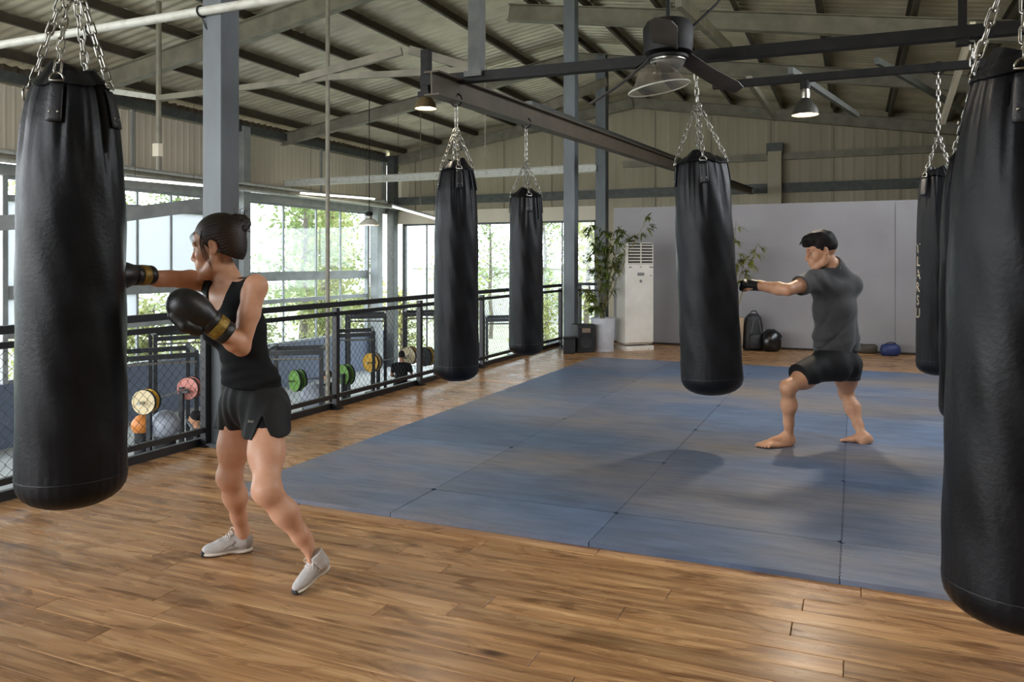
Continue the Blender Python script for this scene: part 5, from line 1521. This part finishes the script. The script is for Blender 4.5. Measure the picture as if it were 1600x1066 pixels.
obj('body', sdf_mesh('body', [bf, hfld, ff1, ff2, hf1, hf2], 1), M_['skin_m'], mn)
face_details(mn, hP, hE, hC, HA, HS, M_['hair_m'])
# short black hair
hs_ = SDF(hO - V3(.18, .17, .13), hO + V3(.2, .17, .24), .003)
hs_.add(hE((-.014, 0, .044), (.103, .081, .094)), .02); hs_.add(hE((.005, 0, .095), (.098, .076, .055)), .04); hs_.add(hE((.062, .0, .095), (.056, .062, .04)), .03); hs_.add(hE((.098, .0, .07), (.022, .05, .026)), .02)
x, y, z = hs_.xyz()
lx = (x - hO[0]) * HA[0, 0] + (y - hO[1]) * HA[1, 0] + (z - hO[2]) * HA[2, 0]; lz = (x - hO[0]) * HA[0, 2] + (y - hO[1]) * HA[1, 2] + (z - hO[2]) * HA[2, 2]; ly = (x - hO[0]) * HA[0, 1] + (y - hO[1]) * HA[1, 1] + (z - hO[2]) * HA[2, 1]
hl_ = np.where(lz > .022, .03 + .12 * np.clip((lz - .042 + .25 * np.abs(ly)) / .03, 0, 1), np.where(lz > -.025, .026, .026 + 1.3 * (lz + .025)))
hs_.D = np.maximum(hs_.D, (lx - hl_) * .8)
hs_.D = np.maximum(hs_.D, -(lz + .07 + .5 * np.clip(-lx - .05, 0, .1)) * .9)
fade = np.clip((.03 - lz) / .07, 0, 1)
hs_.D = hs_.D + .0085 * fade
nz_ = .004 * np.sin(60 * lx + 25 * ly) * np.sin(70 * ly - 20 * lx) * np.clip((lz - .05) / .04, 0, 1)
hs_.D = (hs_.D + nz_).astype(np.float32)
for q in (-1, 1): hs_.cut(hE((-.012, q * .09, -.004), (.02, .03, .034)), .008)
hair = obj('hair', sdf_mesh('hair', [hs_], 1), M_['hair_m'], mn)
q = MB(); r_ = random.Random(11)
for k in range(90):
    a = r_.uniform(-1, 1); b = r_.uniform(-.02, .1)
    p0 = hP(b, .062 * a, .128 - .02 * abs(a) - .55 * max(0, b - .05)); lock([p0, p0 + HA @ V3(.018, r_.uniform(-.006, .006), .004), p0 + HA @ V3(.03 + r_.uniform(-.008, .012), r_.uniform(-.012, .012), -.014 + r_.uniform(-.012, .008))], .0026)
q.build('hair_tufts', M_['hair_m'], hair, True)
# t-shirt
ts = SDF(J(1240, 552, 6.1) - V3(.05, .3, 0), J(1352, 396, 6.2) + V3(.09, .4, .02), .0056)
ts.addall(torso[1:], .014); ts.add(neck[0][0], .02, .006)
hem = J(1306, 548, 6.2)
for q_ in (-1, 1): ts.add(cap(P3 + Sm * q_ * .115 - Up * .03, hem + Sm * q_ * .118 + Up * .02, .062, .07), .05)
ts.add(ell(P2 - Up * .04, (.125, .178, .17), TM), .04); ts.add(ell(P1, (.132, .184, .17), TM), .05); ts.add(ell(hem + Up * .03, (.138, .184, .16), TM), .05)
slL = shL * .42 + elL * .58; slR = shR * .45 + elR * .55
ts.add(cap(shL, slL, .082, .078), .045); ts.add(cap(shR, slR, .073, .07), .045)
x, y, z = ts.xyz()
xs_ = (x - P2[0]) * Sm[0] + (y - P2[1]) * Sm[1]; ys_ = (x - P2[0]) * Fm[0] + (y - P2[1]) * Fm[1]
low = np.clip((P2[2] + .02 - z) / .2, 0, 1)
w = .004 * np.sin(30 * xs_ + 11 * (z - P2[2]) + 1.5 * np.sin(9 * z)) * low + .008 * np.sin(60 * (z - hem[2]) + 22 * xs_) * np.clip(1 - np.abs(z - hem[2] - .09) / .08, 0, 1) * np.clip(.5 + 6 * xs_, 0, 1)
w = w + .008 * np.sin(55 * (x * .8 + z * .9)) * np.clip(1 - np.sqrt((x - shL[0]) ** 2 + (y - shL[1]) ** 2 + (z - shL[2] + .07) ** 2) / .16, 0, 1)
fold = lambda ph_: (1 - np.abs(np.sin(ph_))) ** 4
w = w + .013 * fold(13 * xs_ + 4.5 * (z - P2[2]) + 1.1 * np.sin(7 * z)) * low + .012 * fold(9 * xs_ - 7 * (z - P2[2]) + .8) * np.clip(1 - np.abs(z - P1[2] - .03) / .16, 0, 1) * np.clip(.4 + 5 * xs_, 0, 1)
w = w + .010 * fold(16 * (z - hem[2]) + 6 * xs_) * np.clip(1 - np.abs(z - hem[2] - .07) / .07, 0, 1) + .009 * fold(11 * xs_ + 2.2 + 3 * (z - P3[2])) * np.clip((P3[2] - .02 - z) / .1, 0, 1)
ts.D = (ts.D + w).astype(np.float32)
ts.plane(hem, Up); ts.cut(cap(J(1286, 394, 6.12), J(1298, 413, 6.15), .07, .073), .012)
sd = unit(elL - shL); o_ = slL
d = (x - o_[0]) * sd[0] + (y - o_[1]) * sd[1] + (z - o_[2]) * sd[2]
nr = ((x - o_[0]) ** 2 + (y - o_[1]) ** 2 + (z - o_[2]) ** 2) < .17 ** 2
ts.D = np.where(nr, np.maximum(ts.D, d), ts.D).astype(np.float32)
ts.cut(cap(slL - sd * .02, slL + sd * .1, .062, .07), .004)
ts.cut(ell(hem - Up * .03, (.118, .165, .05), TM), .004)
tee = obj('t_shirt', sdf_mesh('t_shirt', [ts], 1), M_['grey_tee'], mn)
logo(tee, 'i', J(1316, 418, 6.05), V3(0, -1, .15), .035)
# shorts
so = SDF(J(1228, 606, 6.1) - V3(.06, .4, .0), J(1350, 528, 6.2) + V3(.08, .42, .02), .0056)
hmL, hmR = J(1246, 590, 5.98), J(1319, 610, 6.36)
so.addall([(ell(P0 + Up * .05, (.132, .165, .13), TP), .02)] + glut, .012)
so.add(cap(hpL + Up * .01, hmL, .114, .1), .05); so.add(cap(hpR + Up * .01, hmR, .118, .108), .05)
x, y, z = so.xyz()
so.D = (so.D + .004 * np.sin(48 * (x * .9 + .3 * z) + 10 * y) * np.clip((P0[2] + .02 - z) / .08, 0, 1)).astype(np.float32)
dl = unit(knL - hpL); ol = J(1243, 578, 6.0)
d = (x - ol[0]) * dl[0] + (y - ol[1]) * dl[1] + (z - ol[2]) * dl[2]
reg = (x < J(1284, 580, 6.1)[0])
so.D = np.where(reg, np.maximum(so.D, d), so.D).astype(np.float32)
so.plane(J(1300, 595, 6.2), unit(Up + V3(.03, 0, 0)))
sh_ = obj('shorts', sdf_mesh('shorts', [so], 1), M_['black_nylon'], mn)
# training gloves: knuckle pad, wrist wrap; thumb and finger ends stay bare
def mitt(wr, fx, A, Q, palm, fing, arm_):
    f = SDF(Q(.05, 0, 0) - .13, Q(.05, 0, 0) + .13, .003)
    f.addall(palm, .012); f.addall([t for i, t in enumerate(fing) if i % 3 < 2], .009)
    f.add(ell(Q(.088, 0, .012), (.026, .05, .026), A), .012)
    f.plane(Q(-.01, 0, 0), fx)
    g = obj('training_glove', sdf_mesh('training_glove', [f], 1), M_['leather2'], mn)
    m = MB(); n = 28; vs = []
    prof = [(-.075, .034), (-.075, .042), (-.06, .044), (-.012, .045), (.012, .046), (.012, .034)]
    for x_, r0 in prof:
        for k in range(n): vs.append(Q(x_, r0 * 1.05 * cos(2 * pi * k / n), r0 * .92 * sin(2 * pi * k / n)))
    m.add(vs, [(i * n + k, i * n + (k + 1) % n, (i + 1) * n + (k + 1) % n, (i + 1) * n + k) for i in range(len(prof) - 1) for k in range(n)])
    m.build('wrist_wrap', M_['leather2'], g, True, 50)
    m = MB(); m.tube([Q(.07 + .01 * k, -.03 + .012 * k, .036 - .0012 * (k - 3) ** 2) for k in range(6)], .004, 5); m.box(Q(-.03, .0, .041), (.03, .022, .004), Matrix(A.tolist()))
    m.build('gold_trim', M_['gold'], g)
mitt(wrL, fxL, AL, QL, pL, fL, arms); mitt(wrR, fxR, AR, QR, pR, fR, arms)
# ------------------------------------------------------------------ the hall below
def at(u, d, z=LOW): p = W(u, 410, d); return Vector((p.x, p.y, z))
M_['rack'] = mat('rack_steel', (36, 38, 42), (58, 60, 64), rough=.45, scale=9, lo=.5, hi=.8)
M_['rack_grey'] = mat('rack_grey', (92, 96, 102), rough=.5)
M_['pad'] = mat('black_pad', (26, 26, 28), rough=.6)
M_['plate_yellow'] = mat('yellow_plate', (226, 176, 52), rough=.5)
M_['plate_cream'] = mat('cream_plate', (222, 204, 164), rough=.5)
M_['plate_green'] = mat('green_plate', (112, 160, 66), rough=.5)
M_['plate_red'] = mat('pink_plate', (214, 140, 128), rough=.5)
M_['rubber'] = mat('rubber_rim', (30, 31, 33), rough=.7)
M_['bar_steel'] = mat('bar_steel', (180, 180, 178), rough=.3, metal=.9)
def rack(p, rz, label, w=1.2, dp=1.3, h=2.45, m='rack', bench=True):
    o = empty('power_rack', p, rz, label, 'gym rack', 'power racks in the hall')
    for sx in (-1, 1):
        for sy in (-1, 1):
            MB().box((sx * w / 2, sy * dp / 2, h / 2), (.075, .075, h)).build('post', M_[m], o)
    for sx in (-1, 1):
        MB().bar((sx * w / 2, -dp / 2, h - .04), (sx * w / 2, dp / 2, h - .04), .06, .06).build('top_beam', M_[m], o)
        MB().bar((sx * w / 2, -dp / 2, .04), (sx * w / 2, dp / 2, .04), .08, .08).build('base_beam', M_[m], o)
        MB().bar((sx * w / 2, -dp / 2, .95), (sx * w / 2, dp / 2, .95), .06, .07).build('safety_bar', M_['rack_grey'], o)
    for sy in (-1, 1): MB().bar((-w / 2, sy * dp / 2, h - .1), (w / 2, sy * dp / 2, h - .08), .05, .09).build('crossbar', M_[m], o)
    q = MB(); q.tube([(-w / 2, -dp / 2 - .05, h - .2), (w / 2, -dp / 2 - .05, h - .2)], .02, 8); q.build('pull_up_bar', M_['bar_steel'], o, True)
    return o
def plate(o, x, r, m, th=.05):
    Mx = Matrix.Rotation(pi / 2, 3, 'Y')
    a = MB().lathe([(.03, -th / 2), (r * .35, -th / 2), (r * .4, -th * .32), (r * .8, -th * .32), (r * .84, -th / 2), (r * .96, -th / 2), (r * .96, th / 2), (r * .84, th / 2), (r * .8, th * .32), (r * .4, th * .32), (r * .35, th / 2), (.03, th / 2)], 28, (x, 0, 0), Mx)
    pl = a.build('weight_plate', M_[m], o, True, 35)
    MB().lathe([(r * .95, -th * .46), (r, -th * .4), (r, th * .4), (r * .95, th * .46)], 28, (x, 0, 0), Mx, cap=False).build('rim', M_['rubber'], pl, True, 35)
def barbell(p, rz, label, plates, L=2.1, r=.22, far=None):
    o = empty('barbell', p, rz, label, 'barbell', 'loaded barbells in the hall')
    MB().tube([(-L / 2 + .3, 0, 0), (L / 2 - .3, 0, 0)], .014, 8).build('bar', M_['bar_steel'], o, True)
    for s_ in (-1, 1):
        MB().tube([(s_ * (L / 2 - .36), 0, 0), (s_ * (L / 2), 0, 0)], .026, 10).build('sleeve', M_['bar_steel'], o, True)
        for k, m in enumerate(plates if s_ < 0 or far is None else far): plate(o, s_ * (L / 2 - .3 + k * .14), r - .02 * (k > 1), m)
    return o
def bench(p, rz, label):
    o = empty('weight_bench', p, rz, label, 'bench', 'weight benches in the hall')
    MB().box((0, 0, .42), (.3, 1.2, .08), bev=.02).build('pad', M_['pad'], o)
    MB().bar((0, -.5, .3), (0, .5, .3), .07, .07).build('frame', M_['rack'], o)
    for y in (-.45, .45):
        q = MB(); q.box((0, y, .17), (.06, .06, .3)); q.box((0, y, .025), (.42, .06, .05)); q.build('leg', M_['rack'], o)
ra_ = YAW + .5
def bar_height(p): return p.z
R1 = rack(at(246, 14.7), ra_, 'dark power rack nearest to the big bag, yellow barbell in front')
rack(at(287, 16.8), ra_, 'taller looking dark rack behind the one with the yellow barbell', h=2.6)
rack(at(466, 15.2), YAW + .1, 'grey topped power rack right of the woman in black', 1.0, .9)
rack(at(553, 19.0), YAW + .2, 'dark power rack left of the cream and yellow barbell', .9)
rack(at(573, 21.5), YAW + .15, 'dark rack in front of the corner columns', 1.0, h=2.7)
rack(at(664, 22.5), YAW + .1, 'dark rack in front of the far window', 1.1, h=2.7)
rack(at(785, 23.2), YAW + .1, 'dark rack seen between the two narrow bags', 1.0, h=2.5, m='rack_grey')
def barb(ua, va, da, ub, vb, db, label, plates, r=.2, far=None):
    a, b = W(ua, va, da), W(ub, vb, db); z = a.z; d = b - a
    c = (a + b) / 2; c.z = z
    return barbell(c, atan2(d.y, d.x), label, plates, max(1.7, Vector((d.x, d.y)).length + .5), r, far), z
def stand(p, z, rz, label):
    """pair of uprights that carry a racked bar"""
    o = empty('bar_stand', (p[0], p[1], LOW), rz, label, 'stand', 'bar stands in the hall')
    for s_ in (-1, 1):
        MB().box((s_ * .5, .06, (z - LOW) / 2), (.07, .07, z - LOW + .08)).build('upright', M_['rack'], o)
        MB().box((s_ * .5, 0, z - LOW - .035), (.07, .16, .04)).build('hook', M_['rack_grey'], o)
        MB().box((s_ * .5, .06, .025), (.1, .7, .05)).build('base', M_['rack'], o)
    MB().bar((-.5, .06, .5), (.5, .06, .5), .05, .05).build('crossbar', M_['rack'], o)
for args in ((230, 627, 12.6, 296, 607, 13.9, 'barbell with yellow plates seen through the fence right of the big bag', ['plate_yellow', 'plate_cream'], .2, ['plate_red', 'plate_red']),
             (583, 566, 19.6, 640, 560, 21.0, 'barbell with a cream and a yellow plate behind the fence', ['plate_cream', 'plate_yellow'], .24),
             (537, 586, 18.0, 470, 590, 17.2, 'barbell with green plates just right of a fence post', ['plate_green', 'plate_green'], .24),
             (668, 557, 20.0, 740, 553, 21.2, 'barbell with a yellow plate left of the middle hanging bag', ['plate_yellow', 'rubber'], .24)):
    o, z = barb(*args)
    stand(o.location, z, o.rotation_euler.z, 'bar stand under the ' + args[6].replace('barbell with ', '').split(' seen')[0].split(' behind')[0].split(' just')[0].split(' left')[0] + ' of a barbell')
    bench(at(args[0] + 14, args[2] - .2), o.rotation_euler.z, 'weight bench below the ' + args[6].replace('barbell with ', '').split(' seen')[0].split(' behind')[0].split(' just')[0].split(' left')[0])
# balls and small kit on the hall floor
M_['ball_orange'] = mat('orange_ball', (214, 132, 60), rough=.45); M_['ball_grey'] = mat('grey_ball', (158, 164, 176), rough=.4)
for (u, v, d, r, m, lab) in ((222, 664, 13.2, .17, 'ball_orange', 'small orange exercise ball beside a grey ball'), (258, 664, 13.0, .24, 'ball_grey', 'grey exercise ball seen under the yellow barbell'), (492, 622, 16, .3, 'ball_grey', 'large pale exercise ball right of the woman')):
    c = at(u, d); o = empty('exercise_ball', c, 0, lab, 'ball', 'exercise balls in the hall')
    # balls rest on a low round riser
    h = W(u, v, d).z - r - LOW
    o['category'] = 'ball'
    MB().ell((0, 0, r + max(h, 0)), (r, r, r), 24, 14).build('ball', M_[m], o, True)
    MB().lathe([(r * .8, 0), (r * .7, max(h, .02)), (r * .72, max(h, .02) + .1)], 20).build('stand', M_['rubber'], o, True, 40)
# small people in the hall, low detail
def walker(name, base, rz, pts, label, shirt, pants, hair_m, h=.016):
    """pts: joints in local metres, x right, y forward"""
    o = empty('person', base, rz, label, 'person', None)
    p = {k: np.array(v, float) for k, v in pts.items()}
    tor = [(cap(p['hip'], p['chest'], .13, .15), .05), (cap(p['chest'] + V3(-.13, 0, .08), p['chest'] + V3(.13, 0, .08), .065), .05)]
    limbs = []
    for s_ in 'lr':
        limbs += [(cap(p['sh' + s_], p['el' + s_], .05, .04), .02), (cap(p['el' + s_], p['wr' + s_], .04, .032), .02), (ell(p['wr' + s_], (.045, .045, .05)), .02)]
        limbs += [(cap(p['hp' + s_], p['kn' + s_], .085, .058), .04), (cap(p['kn' + s_], p['an' + s_], .055, .038), .02), (cap(p['an' + s_], p['an' + s_] + V3(0, .14, -.03), .04, .035), .02)]
    hd = p['head']
    al = tor + limbs + [(cap(hd, p['chest'] + V3(0, 0, .1), .05, .055), .03), (ell(hd, (.075, .095, .115)), .02), (cap(hd + V3(0, .09, .0), hd + V3(0, .105, -.03), .012, .014), .02)]
    lo = np.min(list(p.values()), 0) - .25; hi = np.max(list(p.values()), 0) + .25
    obj('body', sdf_mesh('body', [SDF(lo, hi, h).addall(al)], 2), M_['skin_m'], o)
    f = SDF(lo, hi, h).addall(tor, .014)
    for s_ in 'lr': f.add(cap(p['sh' + s_], p['sh' + s_] * .5 + p['el' + s_] * .5, .062, .06), .03)
    obj('shirt', sdf_mesh('shirt', [f], 2), shirt, o)
    f = SDF(lo, hi, h)
    f.add(ell(p['hip'], (.165, .14, .12)), 0)
    for s_ in 'lr': f.add(cap(p['hp' + s_], p['kn' + s_], .1, .078), .04)
    obj('shorts', sdf_mesh('shorts', [f], 2), pants, o)
    f = SDF(hd - .2, hd + .2, .01); f.add(ell(hd + V3(0, -.012, .03), (.083, .1, .105)), 0); f.plane(hd + V3(0, .055, .0), V3(0, -.8, .6))
    obj('hair', sdf_mesh('hair', [f], 2), hair_m, o)
    for s_ in 'lr':
        f = SDF(p['an' + s_] - .3, p['an' + s_] + .3, h); f.add(cap(p['an' + s_] + V3(0, -.03, -.02), p['an' + s_] + V3(0, .17, -.035), .05, .042), 0)
        obj('shoe', sdf_mesh('shoe', [f], 2), M_['shoe'], o)
    return o
SIT = dict(hip=(0, 0, .55), chest=(0, .03, .92), head=(0, .07, 1.24), shl=(-.19, .03, 1.0), shr=(.19, .03, 1.0), ell=(-.25, .14, .74), elr=(.25, .14, .74), wrl=(-.14, .36, .68), wrr=(.14, .36, .68),
           hpl=(-.1, 0, .52), hpr=(.1, 0, .52), knl=(-.16, .42, .5), knr=(.16, .42, .5), anl=(-.17, .4, .08), anr=(.17, .4, .08))
STAND = dict(hip=(0, 0, .95), chest=(0, .0, 1.3), head=(0, .03, 1.62), shl=(-.19, 0, 1.38), shr=(.19, 0, 1.38), ell=(-.25, .05, 1.1), elr=(.25, .05, 1.1), wrl=(-.22, .25, .98), wrr=(.22, .25, .98),
             hpl=(-.1, 0, .9), hpr=(.1, 0, .9), knl=(-.12, .04, .5), knr=(.12, .04, .5), anl=(-.12, 0, .08), anr=(.12, 0, .08))
def seat(p, label):
    o = empty('plyo_box', p, YAW, label, 'box', 'boxes in the hall'); MB().box((0, 0, .21), (.5, .45, .42), bev=.015).build('case', M_['rubber'], o); MB().box((0, 0, .425), (.44, .4, .012)).build('top_pad', M_['pad'], o)
b0 = at(627, 19.5); b0.z = LOW + .5
stg = empty('low_platform', (b0.x, b0.y, LOW), YAW, 'low black platform under the seated person', 'platform'); MB().box((0, 0, .24), (1.4, 1.0, .48), bev=.02).build('deck', M_['rubber'], stg); MB().bar((-.7, -.5, .44), (.7, -.5, .44), .03, .05).build('edge', M_['rack_grey'], stg)
walker('person', b0, YAW, SIT, 'person in a black shirt seated with the back turned, behind the fence', M_['black_cloth'], M_['black_nylon'], M_['hair_m'])
seat(b0, 'black box seat under the person with the back turned')
b1 = at(513, 17.0); walker('person', b1, YAW + 1.2, STAND, 'person in dark clothes standing behind the fence post in the hall', M_['black_nylon'], M_['black_nylon'], M_['hair_w'])
b2 = at(312, 13.0); b2.z = LOW + .25
st2 = empty('low_platform', (b2.x, b2.y, LOW), YAW, 'low black platform beside the yellow barbell', 'platform'); MB().box((0, 0, .115), (1.2, 1.0, .23), bev=.02).build('deck', M_['rubber'], st2); MB().bar((-.6, -.5, .2), (.6, -.5, .2), .03, .04).build('edge', M_['rack_grey'], st2)
walker('person', b2, YAW + 1.9, SIT, 'person in black crouched beside the yellow barbell', M_['black_cloth'], M_['black_nylon'], M_['hair_m']); seat(b2, 'black box seat beside the yellow barbell')

# ------------------------------------------------------------------ outside
M_['grass'] = mat('lawn', (150, 152, 122), (170, 168, 140), rough=.9, scale=.6)
gr = MB().box((-20, 30, LOW - .35), (160, 160, .3)); tag(gr.build('ground', M_['grass']), 'pale green lawn outside', 'ground', None, 'structure')
M_['leaf_a'] = leaf_mat('tree_leaf', (142, 156, 92), (112, 130, 74)); M_['leaf_b'] = leaf_mat('tree_leaf_yellow', (182, 180, 116), (150, 156, 96))
M_['bark'] = mat('bark', (126, 116, 104), (98, 90, 80), rough=.9, scale=5)
def tree_proto(seed, H, crown_lo, R, nl, lm):
    r = random.Random(seed); o = empty('tree', (0, 0, 0))
    t = MB(); lean = Vector((r.uniform(-.4, .4), r.uniform(-.4, .4), 0))
    tp = [Vector((0, 0, -.2)) + lean * f * f + Vector((r.uniform(-.06, .06), r.uniform(-.06, .06), H * .92 * f)) for f in np.linspace(0, 1, 8)]
    t.tube(tp, [.13 * (1 - .8 * f) + .015 for f in np.linspace(0, 1, 8)], 8)
    lf = MB()
    nb = 46
    for k in range(nb):
        f = crown_lo / H + (1 - crown_lo / H) * (k + r.random()) / nb
        i = min(int(f * 7), 6); b = tp[i].lerp(tp[i + 1], f * 7 - i)
        a = r.uniform(0, 2 * pi); L = R * (1.1 - .75 * f) * r.uniform(.5, 1.2)
        d = Vector((cos(a), sin(a), r.uniform(-.15, .5)))
        e = b + d * L; m = (b + e) / 2 + Vector((0, 0, .1))
        t.tube([b, m, e], [.03, .018, .008], 4, False)
        for _ in range((nl * 6 // 10) // nb):
            q = b.lerp(e, r.uniform(.25, 1.05)) + Vector((r.gauss(0, .28), r.gauss(0, .28), r.gauss(0, .24)))
            dd = Vector((r.uniform(-1, 1), r.uniform(-1, 1), r.uniform(-1, .4))).normalized(); s_ = dd.orthogonal().normalized() * r.uniform(.05, .09); L2 = r.uniform(.16, .3)
            lf.add([q, q + dd * L2 * .5 + s_, q + dd * L2, q + dd * L2 * .5 - s_], [(0, 1, 2, 3)])
    t.build('trunk', M_['bark'], o, True)
    me = bpy.data.meshes.new('foliage'); me.from_pydata([tuple(p) for p in lf.v], [], lf.f); me.update()
    tag(obj('foliage', me, M_[lm], o), kind='stuff')
    return o
protos = [tree_proto(1, 9.5, 2.2, 2.6, 2400, 'leaf_a'), tree_proto(2, 8.0, 1.4, 2.3, 2400, 'leaf_b'), tree_proto(3, 11, 3.0, 2.8, 2600, 'leaf_a'), tree_proto(4, 3.2, .3, 1.5, 1500, 'leaf_b')]
kinds = ['tall green broadleaf tree', 'pale yellowish leafy tree', 'high slender green tree', 'low bushy shrub']
tr_r = random.Random(21)
spots = []
for i in range(15): spots.append((-20.5 - tr_r.uniform(0, 9), 8 + i * 2.0 + tr_r.uniform(-.8, .8), tr_r.choice((0, 1, 2, 1))))
for i in range(9): spots.append((-19.3 - tr_r.uniform(0, 1.5), 9 + i * 3.0 + tr_r.uniform(-1, 1), 3))
for x, y_, k in ((-17.5, 33, 1), (-14.5, 38, 0), (-11.6, 35.5, 1), (-8.2, 33.5, 1), (-18.6, 40, 2), (-10, 43, 2), (-13.5, 33.8, 3), (-9.3, 32.2, 3), (-6.5, 37, 0)): spots.append((x, y_, k))
used = set()
def u_of(x, y_): 
    d = x * F_.x + y_ * F_.y; return 800 + FOCAL * (x * R_.x + y_ * R_.y) / d
spots = [q_ for q_ in spots if -40 < u_of(q_[0], q_[1]) < 1010]
NTH = ['first', 'second', 'third', 'fourth', 'fifth', 'sixth', 'seventh', 'eighth', 'ninth', 'tenth', 'eleventh', 'twelfth']
spots.sort(key=lambda q_: u_of(q_[0], q_[1])); counts = {}
for i, (x, y_, k) in enumerate(spots):
    o = protos[k] if k not in used else copy_tree(protos[k]); used.add(k)
    o.location = (x, y_, LOW - .25); o.rotation_euler.z = tr_r.uniform(0, 6.28); s_ = tr_r.uniform(.85, 1.15); o.scale = (s_, s_, s_)
    side = 'beyond the back window' if y_ > 31 else 'beyond the left window wall'
    n_ = counts.get((k, side), 0); counts[(k, side)] = n_ + 1
    tag(o, kinds[k] + ', ' + NTH[n_] + ' of its kind from the left, ' + side, 'shrub' if k == 3 else 'tree', kinds[k] + 's ' + side)
# low pale garden wall and white canopy behind the back window
q = MB(); q.box((-13, 47.5, -.75), (30, .3, 3.6)); q.box((-13, 47.5, 1.1), (30.4, .5, .12))
tag(q.build('garden_wall', M_['concrete']), 'long low pale garden wall beyond the back window', 'wall', None, 'structure')
cp_ = W(864, 545, 35)
def chair(p, rz, label):
    o = empty('garden_chair', (p.x, p.y, LOW - .2), rz, label, 'chair', 'garden chairs outside')
    m = M_['rack_grey']
    MB().box((0, 0, .48), (.52, .5, .05), bev=.01).build('seat', m, o); MB().box((0, .26, .85), (.52, .05, .62), bev=.01).build('backrest', m, o)
    for sx in (-1, 1):
        for sy in (-1, 1): MB().bar((sx * .22, sy * .2, 0), (sx * .22, sy * .2, .48), .035, .035, up=(1, 0, 0)).build('leg', m, o)
        MB().bar((sx * .25, -.2, .68), (sx * .25, .25, .68), .04, .03).build('armrest', m, o)
chair(W(866, 545, 31), YAW + .3, 'grey garden chair seen under the railing right of the narrow bag')
chair(W(806, 545, 32.5), YAW - .8, 'grey garden chair half behind the narrow bag')
